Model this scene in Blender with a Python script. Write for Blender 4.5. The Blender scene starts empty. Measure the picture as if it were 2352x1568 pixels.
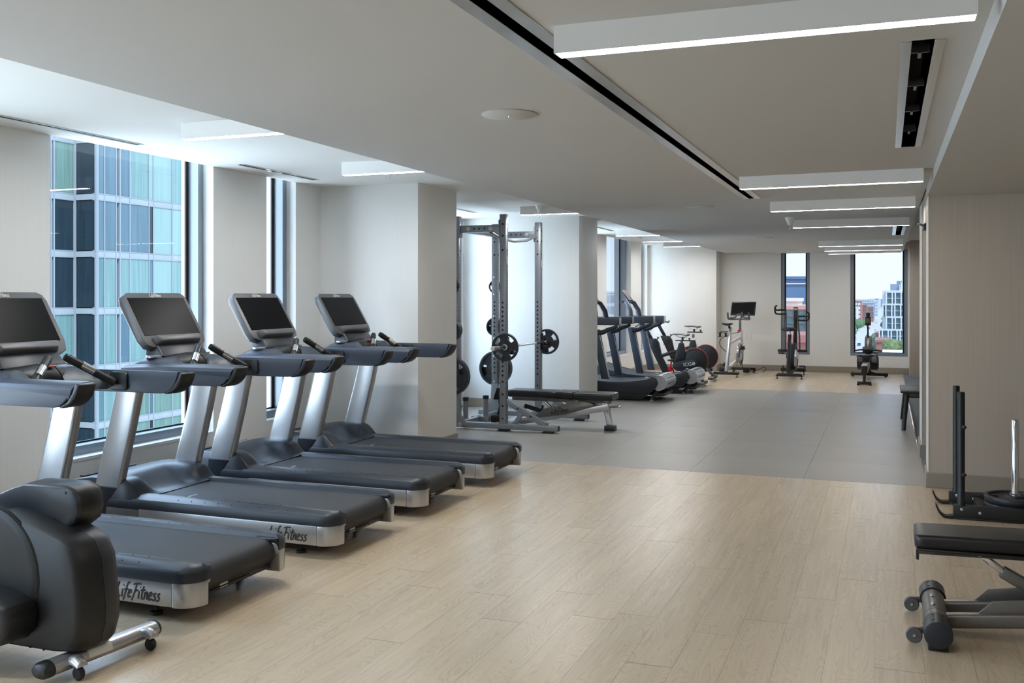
# Hotel gym with a row of treadmills, power rack and a back window over a street
import bpy, bmesh, math, random
from mathutils import Vector, Matrix
R = math.radians
PI = math.pi
SC = bpy.context.scene
COL = SC.collection
random.seed(7)

# ---------------------------------------------------------------- camera, sky, sun, exposure
cam_d = bpy.data.cameras.new('camera')
cam = bpy.data.objects.new('camera', cam_d)
COL.objects.link(cam)
cam_d.sensor_width = 36.0
cam_d.lens = 36.0 * 2250.0 / 2352.0
cam_d.shift_y = -(784.0 - 681.0) / 2352.0
cam_d.clip_start = 0.05
cam_d.clip_end = 6000
cam.location = (0, 0, 1.5)
cam.rotation_euler = (PI / 2, 0, math.atan(860.0 / 2250.0))
SC.camera = cam

SKY_STRENGTH = 11.0
LAMP = 30.0            # radiance of the ceiling strips
BAY_LAMP = 85.0
w = bpy.data.worlds.new('sky')
SC.world = w
w.use_nodes = True
nt = w.node_tree
nt.nodes.clear()
out = nt.nodes.new('ShaderNodeOutputWorld')
bg = nt.nodes.new('ShaderNodeBackground')
tc = nt.nodes.new('ShaderNodeTexCoord')
sep = nt.nodes.new('ShaderNodeSeparateXYZ')
rmp = nt.nodes.new('ShaderNodeValToRGB')
nz = nt.nodes.new('ShaderNodeTexNoise')
nz.inputs['Scale'].default_value = 2.2
nz.inputs['Detail'].default_value = 5
mx = nt.nodes.new('ShaderNodeMix')
mx.data_type = 'RGBA'
rmp.color_ramp.elements[0].position = 0.0
rmp.color_ramp.elements[0].color = (0.47, 0.525, 0.61, 1)
rmp.color_ramp.elements[1].position = 0.55
rmp.color_ramp.elements[1].color = (0.40, 0.52, 0.74, 1)
nt.links.new(tc.outputs['Generated'], sep.inputs[0])
nt.links.new(sep.outputs['Z'], rmp.inputs[0])
nt.links.new(tc.outputs['Generated'], nz.inputs['Vector'])
cl = nt.nodes.new('ShaderNodeMapRange')
cl.inputs['From Min'].default_value = 0.5
cl.inputs['From Max'].default_value = 0.75
cl.inputs['To Max'].default_value = 0.45
nt.links.new(nz.outputs['Fac'], cl.inputs['Value'])
nt.links.new(cl.outputs['Result'], mx.inputs['Factor'])
nt.links.new(rmp.outputs['Color'], mx.inputs['A'])
mx.inputs['B'].default_value = (0.54, 0.59, 0.66, 1)
nt.links.new(mx.outputs['Result'], bg.inputs['Color'])
bg.inputs['Strength'].default_value = SKY_STRENGTH
nt.links.new(bg.outputs[0], out.inputs[0])

sun_d = bpy.data.lights.new('sun', 'SUN')
sun_d.energy = 13.0
sun_d.angle = R(0.6)
sun_d.color = (1.0, 0.95, 0.87)
sun = bpy.data.objects.new('sun', sun_d)
COL.objects.link(sun)
sun.location = (60, -60, 90)
sun.rotation_euler = (R(38), 0, R(48))     # high, from behind the camera's right shoulder

SC.view_settings.view_transform = 'Standard'
SC.view_settings.look = 'None'
SC.view_settings.exposure = 0.18
SC.view_settings.gamma = 1.0
SC.view_settings.use_curve_mapping = False
SC.cycles.max_bounces = 10
SC.cycles.diffuse_bounces = 6
SC.cycles.transparent_max_bounces = 12
SC.cycles.sample_clamp_indirect = 6.0
SC.cycles.caustics_reflective = False
SC.cycles.caustics_refractive = False

# ---------------------------------------------------------------- helpers
def s2l(c):
    return tuple((x / 12.92) if x <= 0.04045 else ((x + 0.055) / 1.055) ** 2.4 for x in c)

def rgb(r, g, b):
    return s2l((r / 255, g / 255, b / 255))

def mat(name, col, rough=0.5, metal=0.0, var=0.0, scale=30.0, bump=0.0, bscale=200.0, coat=0.0, spec=0.5, rnd=0.0):
    """principled material with noise-driven tone variation and fine relief; col is sRGB 0-255"""
    m = bpy.data.materials.new(name)
    m.use_nodes = True
    n = m.node_tree.nodes
    l = m.node_tree.links
    b = n['Principled BSDF']
    c = rgb(*col)
    b.inputs['Base Color'].default_value = (*c, 1)
    b.inputs['Roughness'].default_value = rough
    b.inputs['Metallic'].default_value = metal
    b.inputs['Specular IOR Level'].default_value = spec
    b.inputs['Coat Weight'].default_value = coat
    t = n.new('ShaderNodeTexCoord')
    if var or rnd:
        nz = n.new('ShaderNodeTexNoise')
        nz.inputs['Scale'].default_value = scale
        nz.inputs['Detail'].default_value = 4
        l.new(t.outputs['Object'], nz.inputs['Vector'])
        mr = n.new('ShaderNodeMapRange')
        mr.inputs['From Min'].default_value = 0.3
        mr.inputs['From Max'].default_value = 0.7
        mr.inputs['To Min'].default_value = 1 - var
        mr.inputs['To Max'].default_value = 1 + var
        l.new(nz.outputs['Fac'], mr.inputs['Value'])
        v = mr.outputs['Result']
        if rnd:
            oi = n.new('ShaderNodeObjectInfo')
            m2 = n.new('ShaderNodeMapRange')
            m2.inputs['To Min'].default_value = 1 - rnd
            m2.inputs['To Max'].default_value = 1 + rnd
            l.new(oi.outputs['Random'], m2.inputs['Value'])
            mm = n.new('ShaderNodeMath')
            mm.operation = 'MULTIPLY'
            l.new(v, mm.inputs[0])
            l.new(m2.outputs['Result'], mm.inputs[1])
            v = mm.outputs[0]
        vm = n.new('ShaderNodeVectorMath')
        vm.operation = 'SCALE'
        vm.inputs[0].default_value = c
        l.new(v, vm.inputs['Scale'])
        l.new(vm.outputs[0], b.inputs['Base Color'])
    if bump:
        nb = n.new('ShaderNodeTexNoise')
        nb.inputs['Scale'].default_value = bscale
        nb.inputs['Detail'].default_value = 2
        l.new(t.outputs['Object'], nb.inputs['Vector'])
        bp = n.new('ShaderNodeBump')
        bp.inputs['Strength'].default_value = bump
        bp.inputs['Distance'].default_value = 0.002
        l.new(nb.outputs['Fac'], bp.inputs['Height'])
        l.new(bp.outputs['Normal'], b.inputs['Normal'])
    return m

def emis(name, col, k):
    m = bpy.data.materials.new(name)
    m.use_nodes = True
    n = m.node_tree.nodes
    n.remove(n['Principled BSDF'])
    e = n.new('ShaderNodeEmission')
    e.inputs['Color'].default_value = (*col, 1)
    e.inputs['Strength'].default_value = k
    m.node_tree.links.new(e.outputs[0], n['Material Output'].inputs[0])
    return m

def glass(name, tint, refl=1.0):
    """thin glazing: tinted transmission with Fresnel reflection"""
    m = bpy.data.materials.new(name)
    m.use_nodes = True
    n = m.node_tree.nodes
    l = m.node_tree.links
    n.remove(n['Principled BSDF'])
    tr = n.new('ShaderNodeBsdfTransparent')
    tr.inputs[0].default_value = (*tint, 1)
    gl = n.new('ShaderNodeBsdfGlossy')
    gl.inputs['Roughness'].default_value = 0.02
    gl.inputs['Color'].default_value = (refl, refl, refl, 1)
    fr = n.new('ShaderNodeFresnel')
    fr.inputs['IOR'].default_value = 1.35
    mx = n.new('ShaderNodeMixShader')
    ge = n.new('ShaderNodeNewGeometry')
    fm = n.new('ShaderNodeMath')
    fm.operation = 'MULTIPLY_ADD'
    l.new(fr.outputs[0], fm.inputs[0])
    inv = n.new('ShaderNodeMath')
    inv.operation = 'SUBTRACT'
    inv.inputs[0].default_value = 1.0
    l.new(ge.outputs['Backfacing'], inv.inputs[1])
    l.new(inv.outputs[0], fm.inputs[1])
    fm.inputs[2].default_value = 0.0
    l.new(fm.outputs[0], mx.inputs[0])
    l.new(tr.outputs[0], mx.inputs[1])
    l.new(gl.outputs[0], mx.inputs[2])
    l.new(mx.outputs[0], n['Material Output'].inputs[0])
    return m

class MB:
    """collects shapes, then links them as ONE mesh object"""
    def __init__(s):
        s.v = []
        s.f = []
    def add(s, vs, fs):
        o = len(s.v)
        s.v += [tuple(p) for p in vs]
        s.f += [tuple(i + o for i in f) for f in fs]
        return s
    def box(s, x0, x1, y0, y1, z0, z1):
        return s.add([(x0, y0, z0), (x1, y0, z0), (x1, y1, z0), (x0, y1, z0), (x0, y0, z1), (x1, y0, z1), (x1, y1, z1), (x0, y1, z1)],
                     [(0, 3, 2, 1), (4, 5, 6, 7), (0, 1, 5, 4), (1, 2, 6, 5), (2, 3, 7, 6), (3, 0, 4, 7)])
    def obox(s, c, size, rot=None):
        a, b, d = size[0] / 2, size[1] / 2, size[2] / 2
        q = MB().box(-a, a, -b, b, -d, d)
        M = Matrix.Translation(c) @ (rot.to_4x4() if rot else Matrix())
        return s.add([M @ Vector(p) for p in q.v], q.f)
    def bar(s, p, q, w, h, up=(0, 0, 1)):
        """square tube from p to q: w across, h along up"""
        p, q, up = Vector(p), Vector(q), Vector(up)
        d = (q - p).normalized()
        x = d.cross(up).normalized()
        u = x.cross(d).normalized()
        vs = []
        for e in (p, q):
            for a, b in ((-1, -1), (1, -1), (1, 1), (-1, 1)):
                vs.append(e + x * a * w / 2 + u * b * h / 2)
        return s.add(vs, [(3, 2, 1, 0), (4, 5, 6, 7), (0, 1, 5, 4), (1, 2, 6, 5), (2, 3, 7, 6), (3, 0, 4, 7)])
    def prism(s, poly, axis, a, b):
        n = len(poly)
        vs = []
        for t in (a, b):
            for (u, v) in poly:
                vs.append({'x': (t, u, v), 'y': (u, t, v), 'z': (u, v, t)}[axis])
        fs = [tuple(range(n)), tuple(range(2 * n - 1, n - 1, -1))]
        for i in range(n):
            j = (i + 1) % n
            fs.append((i, j, n + j, n + i))
        return s.add(vs, fs)
    def loft(s, rings, caps=True, closed=False):
        n = len(rings[0])
        vs = [p for r in rings for p in r]
        fs = []
        m = len(rings)
        for k in range(m if closed else m - 1):
            k2 = (k + 1) % m
            for i in range(n):
                j = (i + 1) % n
                fs.append((k * n + i, k * n + j, k2 * n + j, k2 * n + i))
        if caps and not closed:
            fs.append(tuple(range(n - 1, -1, -1)))
            fs.append(tuple((m - 1) * n + i for i in range(n)))
        return s.add(vs, fs)
    def tube(s, pts, r, n=10, closed=False, flat=1.0, up=None):
        pts = [Vector(p) for p in pts]
        m = len(pts)
        rs = r if isinstance(r, (list, tuple)) else [r] * m
        rings = []
        nrm = None
        for i, p in enumerate(pts):
            a = pts[(i - 1) % m] if (closed or i) else p
            b = pts[(i + 1) % m] if (closed or i < m - 1) else p
            d = (b - a).normalized()
            if nrm is None:
                ref = Vector(up) if up else (Vector((0, 0, 1)) if abs(d.z) < 0.9 else Vector((0, 1, 0)))
                nrm = (ref - d * ref.dot(d)).normalized()
            else:
                nrm = (nrm - d * nrm.dot(d)).normalized()
            bn = d.cross(nrm)
            rings.append([p + (nrm * math.cos(2 * PI * k / n) * flat + bn * math.sin(2 * PI * k / n)) * rs[i] for k in range(n)])
        return s.loft(rings, True, closed)
    def lathe(s, prof, c=(0, 0, 0), axis=(0, 0, 1), n=20, sy=1.0):
        """profile of (radius, height); radius 0 closes with a small ring"""
        c, ax = Vector(c), Vector(axis).normalized()
        ref = Vector((0, 0, 1)) if abs(ax.z) < 0.9 else Vector((1, 0, 0))
        u = (ref - ax * ref.dot(ax)).normalized()
        v = ax.cross(u)
        rings = [[c + ax * h + (u * math.cos(2 * PI * k / n) + v * math.sin(2 * PI * k / n) * sy) * max(r, 1e-4) for k in range(n)] for r, h in prof]
        return s.loft(rings)
    def ring(s, c, axis, r0, r1, t, n=24):
        """flat annulus of thickness t"""
        return s.loftring([(r1, -t / 2), (r1, t / 2), (r0, t / 2), (r0, -t / 2)], c, axis, n)
    def loftring(s, prof, c, axis, n=24):
        c, ax = Vector(c), Vector(axis).normalized()
        ref = Vector((0, 0, 1)) if abs(ax.z) < 0.9 else Vector((1, 0, 0))
        u = (ref - ax * ref.dot(ax)).normalized()
        v = ax.cross(u)
        rings = []
        for k in range(n):
            d = u * math.cos(2 * PI * k / n) + v * math.sin(2 * PI * k / n)
            rings.append([c + ax * h + d * r for r, h in prof])
        return s.loft(rings, False, True)
    def hgrid(s, xs, ys, fn, skirt=None):
        """height field z = fn(x, y); skirt closes it down to that z"""
        nx, ny = len(xs), len(ys)
        vs = [(x, y, fn(x, y)) for x in xs for y in ys]
        fs = [(i * ny + j, (i + 1) * ny + j, (i + 1) * ny + j + 1, i * ny + j + 1) for i in range(nx - 1) for j in range(ny - 1)]
        if skirt is not None:
            loop = [i * ny for i in range(nx)] + [(nx - 1) * ny + j for j in range(1, ny)] + [i * ny + ny - 1 for i in range(nx - 2, -1, -1)] + [j for j in range(ny - 2, 0, -1)]
            o = len(vs)
            vs += [(vs[k][0], vs[k][1], skirt) for k in loop]
            m = len(loop)
            for q in range(m):
                fs.append((loop[q], loop[(q + 1) % m], o + (q + 1) % m, o + q))
            fs.append(tuple(o + q for q in range(m)))
        return s.add(vs, fs)
    def bm(s, bevel=0.0, seg=2, ang=32, limit=None):
        me = bpy.data.meshes.new('m')
        me.from_pydata(s.v, [], s.f)
        b = bmesh.new()
        b.from_mesh(me)
        bpy.data.meshes.remove(me)
        bmesh.ops.recalc_face_normals(b, faces=b.faces)
        if bevel:
            es = [e for e in b.edges if len(e.link_faces) == 2 and e.calc_face_angle(0) > R(ang)]
            if es:
                bmesh.ops.bevel(b, geom=es, offset=bevel, segments=seg, profile=0.5, affect='EDGES', clamp_overlap=True)
        return b
    def build(s, name, m, parent=None, bevel=0.0, seg=2, smooth=42, loc=None, rot=None, ang=32):
        b = s.bm(bevel, seg, ang)
        me = bpy.data.meshes.new(name)
        b.to_mesh(me)
        b.free()
        me.materials.append(m)
        if smooth:
            me.polygons.foreach_set('use_smooth', [True] * len(me.polygons))
            me.set_sharp_from_angle(angle=R(smooth))
        o = bpy.data.objects.new(name, me)
        COL.objects.link(o)
        if parent:
            o.parent = parent
        if loc:
            o.location = loc
        if rot:
            o.rotation_euler = rot
        return o

def tag(o, label=None, cat=None, group=None, kind=None):
    if label: o['label'] = label
    if cat: o['category'] = cat
    if group: o['group'] = group
    if kind: o['kind'] = kind
    return o

def thing(name, label, cat, loc=(0, 0, 0), rz=0.0, group=None):
    o = bpy.data.objects.new(name, None)
    COL.objects.link(o)
    o.empty_display_size = 0.1
    o.location = loc
    o.rotation_euler = (0, 0, rz)
    return tag(o, label, cat, group)

def copy_tree(o, parent=None):
    c = o.copy()
    COL.objects.link(c)
    c.parent = parent
    for ch in list(o.children):
        copy_tree(ch, c)
    return c

def dup(o, loc, rz=None, label=None):
    c = copy_tree(o)
    c.location = loc
    if rz is not None: c.rotation_euler = (0, 0, rz)
    if label: c['label'] = label
    return c

def struct(o):
    o['kind'] = 'structure'
    return o

def inst(src, name, parent, loc, rot=None, scale=None):
    """another object sharing src's mesh"""
    o = src.copy()
    o.name = name
    COL.objects.link(o)
    o.parent = parent
    o.location = loc
    if rot: o.rotation_euler = rot
    if scale: o.scale = scale
    return o

def slab(mb, x0, x1, y0, y1, z0, z1, holes=(), plane='z'):
    """rectangular slab with rectangular through-holes; the slab lies in 'z' (x,y), 'x' (y,z) or 'y' (x,z)"""
    A = {'z': (x0, x1, y0, y1), 'x': (y0, y1, z0, z1), 'y': (x0, x1, z0, z1)}[plane]
    us = sorted({A[0], A[1], *[h[0] for h in holes], *[h[1] for h in holes]})
    vs = sorted({A[2], A[3], *[h[2] for h in holes], *[h[3] for h in holes]})
    us = [u for u in us if A[0] <= u <= A[1]]
    vs = [v for v in vs if A[2] <= v <= A[3]]
    for i in range(len(us) - 1):
        run = None
        for j in range(len(vs)):
            solid = False
            if j < len(vs) - 1:
                cu, cv = (us[i] + us[i + 1]) / 2, (vs[j] + vs[j + 1]) / 2
                solid = not any(h[0] < cu < h[1] and h[2] < cv < h[3] for h in holes)
            if solid and run is None:
                run = vs[j]
            if not solid and run is not None:
                a, b, c, d = us[i], us[i + 1], run, vs[j]
                if plane == 'z': mb.box(a, b, c, d, z0, z1)
                elif plane == 'x': mb.box(x0, x1, a, b, c, d)
                else: mb.box(a, b, y0, y1, c, d)
                run = None
    return mb

def rrect(w, h, r, n=5, cx=0.0, cy=0.0):
    """rounded rectangle outline"""
    pts = []
    for (sx, sy, a0) in ((1, 1, 0), (-1, 1, 90), (-1, -1, 180), (1, -1, 270)):
        for k in range(n + 1):
            a = R(a0 + 90 * k / n)
            pts.append((cx + sx * (w / 2 - r) + r * math.cos(a), cy + sy * (h / 2 - r) + r * math.sin(a)))
    return pts

def spline(pts, n=6):
    """Catmull-Rom through the points"""
    P = [Vector(p) for p in pts]
    o = []
    for i in range(len(P) - 1):
        a, b, c, d = P[max(i - 1, 0)], P[i], P[i + 1], P[min(i + 2, len(P) - 1)]
        for k in range(n):
            t = k / n
            o.append(0.5 * ((2 * b) + (c - a) * t + (2 * a - 5 * b + 4 * c - d) * t * t + (3 * b - 3 * c + d - a) * t ** 3))
    o.append(P[-1])
    return o

def text_mb(body, size, M, shear=0.0, space=1.0):
    """flat lettering from the built-in font, placed by matrix M (x right, y up, z out)"""
    cu = bpy.data.curves.new('t', 'FONT')
    cu.body = body
    cu.size = size
    cu.shear = shear
    cu.space_character = space
    cu.extrude = 0.0006
    cu.resolution_u = 3
    cu.align_x = 'CENTER'
    cu.align_y = 'CENTER'
    o = bpy.data.objects.new('t', cu)
    COL.objects.link(o)
    dg = bpy.context.evaluated_depsgraph_get()
    me = bpy.data.meshes.new_from_object(o.evaluated_get(dg))
    mb = MB()
    mb.add([M @ v.co for v in me.vertices], [tuple(p.vertices) for p in me.polygons])
    bpy.data.objects.remove(o)
    bpy.data.curves.remove(cu)
    bpy.data.meshes.remove(me)
    return mb

# brush-script strokes for the maker's lettering on the gym machines
GL = {'L': (.42, [[(.16, 1), (.1, .6), (.0, .02), (.2, .0), (.42, .06)]]),
      'i': (.16, [[(.06, .52), (.05, .2), (.09, .0)], [(.1, .74), (.11, .8)]]),
      'f': (.26, [[(.36, .98), (.24, 1.0), (.16, .8), (.1, .3), (.02, -.2)], [(-.02, .5), (.3, .54)]]),
      'e': (.3, [[(.04, .26), (.24, .36), (.2, .52), (.08, .46), (.03, .2), (.1, .02), (.28, .1)]]),
      'F': (.44, [[(.0, .9), (.2, .98), (.62, 1.0)], [(.26, .96), (.2, .5), (.06, -.16)], [(.14, .5), (.46, .56)]]),
      't': (.24, [[(.16, .86), (.1, .3), (.12, .04), (.22, .04)], [(-.04, .58), (.34, .64)]]),
      'n': (.3, [[(.04, .5), (.03, .2), (.0, .0)], [(.03, .24), (.14, .48), (.24, .46), (.23, .16), (.28, .02)]]),
      's': (.26, [[(.24, .5), (.1, .46), (.08, .34), (.22, .2), (.16, .03), (-.02, .04)]])}

def script_mb(word, width, M, fat=0.055):
    adv = sum(GL[c][0] + .05 for c in word)
    k = width / adv
    mb = MB()
    x = -adv / 2
    for c in word:
        wd, st = GL[c]
        for pl in st:
            pp = [Vector((p.x + .22 * p.y, p.y)) for p in [Vector((a, b)) for a, b in pl]]
            sm = spline([(p.x, p.y, 0) for p in pp], 3) if len(pp) > 2 else [Vector((p.x, p.y, 0)) for p in pp]
            vs = []
            for i, p in enumerate(sm):
                d = (sm[min(i + 1, len(sm) - 1)] - sm[max(i - 1, 0)])
                nn = Vector((-d.y, d.x, 0)).normalized() * fat
                for q in (p + nn, p - nn):
                    for z in (0, .0012):
                        vs.append(M @ Vector(((x + q.x) * k, (q.y - .45) * k, z)))
            fs = []
            for i in range(len(sm) - 1):
                a, b = 4 * i, 4 * i + 4
                fs += [(a + 1, b + 1, b + 3, a + 3), (a, a + 2, b + 2, b), (a, b, b + 1, a + 1), (a + 2, a + 3, b + 3, b + 2)]
            mb.add(vs, fs)
        x += wd + .05
    return mb

def frame_M(o, x, y):
    """matrix with origin o, x axis and y axis given"""
    x = Vector(x).normalized()
    y = Vector(y).normalized()
    z = x.cross(y)
    return Matrix(((x.x, y.x, z.x, o[0]), (x.y, y.y, z.y, o[1]), (x.z, y.z, z.z, o[2]), (0, 0, 0, 1)))

# ---------------------------------------------------------------- materials
def strie(name, col, var, rough=0.55, freq=260.0):
    """wall covering with fine irregular vertical threads"""
    m = mat(name, col, rough)
    n = m.node_tree.nodes
    l = m.node_tree.links
    b = n['Principled BSDF']
    t = n.new('ShaderNodeTexCoord')
    mp = n.new('ShaderNodeMapping')
    mp.inputs['Scale'].default_value = (freq, freq, 1.2)
    l.new(t.outputs['Object'], mp.inputs[0])
    nz = n.new('ShaderNodeTexNoise')
    nz.inputs['Scale'].default_value = 1.0
    nz.inputs['Detail'].default_value = 3
    l.new(mp.outputs[0], nz.inputs['Vector'])
    mr = n.new('ShaderNodeMapRange')
    mr.inputs['From Min'].default_value = 0.3
    mr.inputs['From Max'].default_value = 0.7
    mr.inputs['To Min'].default_value = 1 - var
    mr.inputs['To Max'].default_value = 1 + var
    l.new(nz.outputs['Fac'], mr.inputs['Value'])
    vm = n.new('ShaderNodeVectorMath')
    vm.operation = 'SCALE'
    vm.inputs[0].default_value = rgb(*col)
    l.new(mr.outputs['Result'], vm.inputs['Scale'])
    l.new(vm.outputs[0], b.inputs['Base Color'])
    bp = n.new('ShaderNodeBump')
    bp.inputs['Strength'].default_value = 0.15
    bp.inputs['Distance'].default_value = 0.001
    l.new(nz.outputs['Fac'], bp.inputs['Height'])
    l.new(bp.outputs['Normal'], b.inputs['Normal'])
    return m

def oak(name):
    """pale oak-look vinyl plank: streaks and cathedral figure along Y, varied per plank"""
    m = bpy.data.materials.new(name)
    m.use_nodes = True
    n = m.node_tree.nodes
    l = m.node_tree.links
    b = n['Principled BSDF']
    b.inputs['Roughness'].default_value = 0.27
    b.inputs['Specular IOR Level'].default_value = 0.5
    g = n.new('ShaderNodeNewGeometry')
    oi = n.new('ShaderNodeObjectInfo')
    off = n.new('ShaderNodeVectorMath')
    off.operation = 'MULTIPLY_ADD'
    cmb = n.new('ShaderNodeCombineXYZ')
    for i in range(3):
        l.new(oi.outputs['Random'], cmb.inputs[i])
    l.new(cmb.outputs[0], off.inputs[0])
    off.inputs[1].default_value = (31.0, 53.0, 17.0)
    l.new(g.outputs['Position'], off.inputs[2])
    def noise(sc, detail, rough=0.5):
        mp = n.new('ShaderNodeMapping')
        mp.inputs['Scale'].default_value = sc
        l.new(off.outputs[0], mp.inputs[0])
        z = n.new('ShaderNodeTexNoise')
        z.inputs['Scale'].default_value = 1.0
        z.inputs['Detail'].default_value = detail
        z.inputs['Roughness'].default_value = rough
        l.new(mp.outputs[0], z.inputs['Vector'])
        return z
    streak = noise((55, 2.2, 1), 5, 0.6)
    broad = noise((6, 0.9, 1), 2)
    # cathedral figure: contour lines of a smooth stretched field
    field = noise((9, 1.3, 1), 1, 0.4)
    mul = n.new('ShaderNodeMath')
    mul.operation = 'MULTIPLY'
    mul.inputs[1].default_value = 190.0
    l.new(field.outputs['Fac'], mul.inputs[0])
    sn = n.new('ShaderNodeMath')
    sn.operation = 'SINE'
    l.new(mul.outputs[0], sn.inputs[0])
    def mrange(src, a, bb, c, d):
        r = n.new('ShaderNodeMapRange')
        r.inputs['From Min'].default_value = a
        r.inputs['From Max'].default_value = bb
        r.inputs['To Min'].default_value = c
        r.inputs['To Max'].default_value = d
        l.new(src, r.inputs['Value'])
        return r.outputs['Result']
    def op(o, a, bb):
        q = n.new('ShaderNodeMath')
        q.operation = o
        for i, x in enumerate((a, bb)):
            if isinstance(x, float): q.inputs[i].default_value = x
            else: l.new(x, q.inputs[i])
        return q.outputs[0]
    v = op('MULTIPLY', mrange(streak.outputs['Fac'], .3, .7, 0.93, 1.05), mrange(broad.outputs['Fac'], .3, .7, 0.95, 1.04))
    v = op('MULTIPLY', v, mrange(sn.outputs[0], 0.3, 1.0, 1.015, 0.93))
    v = op('MULTIPLY', v, mrange(oi.outputs['Random'], 0, 1, 0.98, 1.02))
    vm = n.new('ShaderNodeVectorMath')
    vm.operation = 'SCALE'
    vm.inputs[0].default_value = rgb(205, 185, 158)
    l.new(v, vm.inputs['Scale'])
    l.new(vm.outputs[0], b.inputs['Base Color'])
    bp = n.new('ShaderNodeBump')
    bp.inputs['Strength'].default_value = 0.12
    bp.inputs['Distance'].default_value = 0.001
    l.new(streak.outputs['Fac'], bp.inputs['Height'])
    l.new(bp.outputs['Normal'], b.inputs['Normal'])
    return m

def rubber(name):
    m = mat(name, (165, 160, 152), 0.36, 0, var=0.06, scale=1.3, rnd=0.025)
    n = m.node_tree.nodes
    l = m.node_tree.links
    b = n['Principled BSDF']
    g = n.new('ShaderNodeNewGeometry')
    nz = n.new('ShaderNodeTexNoise')
    nz.inputs['Scale'].default_value = 170.0
    nz.inputs['Detail'].default_value = 2
    l.new(g.outputs['Position'], nz.inputs['Vector'])
    mr = n.new('ShaderNodeMapRange')
    mr.inputs['From Min'].default_value = 0.35
    mr.inputs['From Max'].default_value = 0.65
    mr.inputs['To Min'].default_value = 0.86
    mr.inputs['To Max'].default_value = 1.1
    l.new(nz.outputs['Fac'], mr.inputs['Value'])
    src = b.inputs['Base Color'].links[0].from_socket
    vm = n.new('ShaderNodeVectorMath')
    vm.operation = 'SCALE'
    l.new(src, vm.inputs[0])
    l.new(mr.outputs['Result'], vm.inputs['Scale'])
    l.new(vm.outputs[0], b.inputs['Base Color'])
    bp = n.new('ShaderNodeBump')
    bp.inputs['Strength'].default_value = 0.25
    bp.inputs['Distance'].default_value = 0.001
    l.new(nz.outputs['Fac'], bp.inputs['Height'])
    l.new(bp.outputs['Normal'], b.inputs['Normal'])
    return m

M = {}
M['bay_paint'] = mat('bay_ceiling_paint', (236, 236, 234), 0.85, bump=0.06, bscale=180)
M['paint'] = mat('ceiling_paint', (200, 199, 198), 0.85, bump=0.06, bscale=180)  # white paint greyed: the main ceiling's shade is put into the colour
M['wall'] = strie('white_wall_covering', (238, 238, 236), 0.022)
M['tan_wall'] = strie('tan_wall_covering', (186, 175, 163), 0.07)
M['base'] = mat('baseboard_taupe', (150, 142, 132), 0.5)
M['white'] = mat('white_paint', (236, 235, 232), 0.45)
M['sill'] = mat('sill_white', (238, 238, 236), 0.3)
M['frame'] = mat('window_frame_grey', (136, 144, 154), 0.35, 0.35)
M['gasket'] = mat('black_gasket', (14, 15, 17), 0.5)
M['pane'] = glass('clear_glazing', (0.90, 0.95, 0.95))
M['tinted'] = glass('tinted_glazing', (0.355, 0.375, 0.385))  # tint added to keep the strong sky from washing out the view
M['tinted_back'] = glass('tinted_back_glazing', (0.40, 0.42, 0.43))  # lighter tint, likewise added to dim the sky seen in the back wall
M['oak'] = oak('pale_oak_plank')
M['rubber'] = rubber('speckled_rubber')
M['carpet'] = mat('grey_carpet', (120, 124, 128), 0.9, var=0.35, scale=90, bump=0.4, bscale=300)
M['alu'] = mat('bare_aluminium', (222, 222, 220), 0.22, 0.9)
M['void'] = mat('dark_plenum', (14, 13, 12), 0.8)
M['lamp'] = emis('lamp_diffuser', (1.0, 0.94, 0.86), LAMP)
M['bay_lamp'] = emis('bay_lamp_diffuser', (1.0, 0.98, 0.96), BAY_LAMP)
M['lamp_white'] = mat('lamp_housing', (234, 233, 231), 0.5)
M['black'] = mat('black_plastic', (22, 23, 25), 0.42, bump=0.08, bscale=400)
M['char'] = mat('charcoal_plastic', (38, 42, 50), 0.38, bump=0.08, bscale=500)
M['slate'] = mat('slate_plastic', (60, 67, 80), 0.4, bump=0.06, bscale=500)
M['gun'] = mat('gunmetal_bezel', (96, 96, 98), 0.42, 0.3, bump=0.04, bscale=600)
M['silver'] = mat('silver_paint', (190, 190, 192), 0.32, 0.75, var=0.03, scale=60)
M['steel'] = mat('grey_powder_steel', (150, 154, 160), 0.36, 0.7, var=0.04, scale=40)
M['chrome'] = mat('polished_chrome', (226, 226, 228), 0.1, 1.0, var=0.02, scale=12)
M['zinc'] = mat('zinc_bolt', (205, 212, 216), 0.28, 0.85)
M['belt'] = mat('running_belt', (48, 49, 52), 0.62, var=0.10, scale=55, bump=0.3, bscale=700)
M['screen'] = mat('screen_glass', (3, 3, 4), 0.35, spec=0.08)
M['vinyl'] = mat('black_vinyl', (26, 26, 29), 0.36, var=0.06, scale=14, bump=0.12, bscale=260)
M['iron'] = mat('rubber_coated_plate', (44, 47, 52), 0.42, var=0.05, scale=30)
M['matte'] = mat('matte_black_steel', (24, 24, 25), 0.45, bump=0.05, bscale=300)
M['orange'] = mat('orange_clip', (226, 92, 62), 0.4)
M['red'] = mat('red_trim', (196, 30, 36), 0.35)
M['ink'] = mat('dark_lettering', (48, 48, 52), 0.5)
M['pale'] = mat('pale_lettering', (214, 212, 206), 0.5)
M['bench'] = mat('bench_steel', (118, 114, 110), 0.34, 0.65, var=0.04, scale=30)
M['label'] = mat('white_label', (225, 224, 218), 0.5, var=0.06, scale=300)

# ---------------------------------------------------------------- room shell
ZB, ZC, ZS, ZA = 2.56, 2.38, 2.29, 2.55      # bay ceiling, main ceiling, low soffit, alcove ceiling

# floors: a slab and loose planks or tiles on it
def floor_area(name, x0, x1, y0, y1, base):
    return struct(MB().box(x0, x1, y0, y1, -0.12, -0.004).build(name, base, smooth=0))

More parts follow.
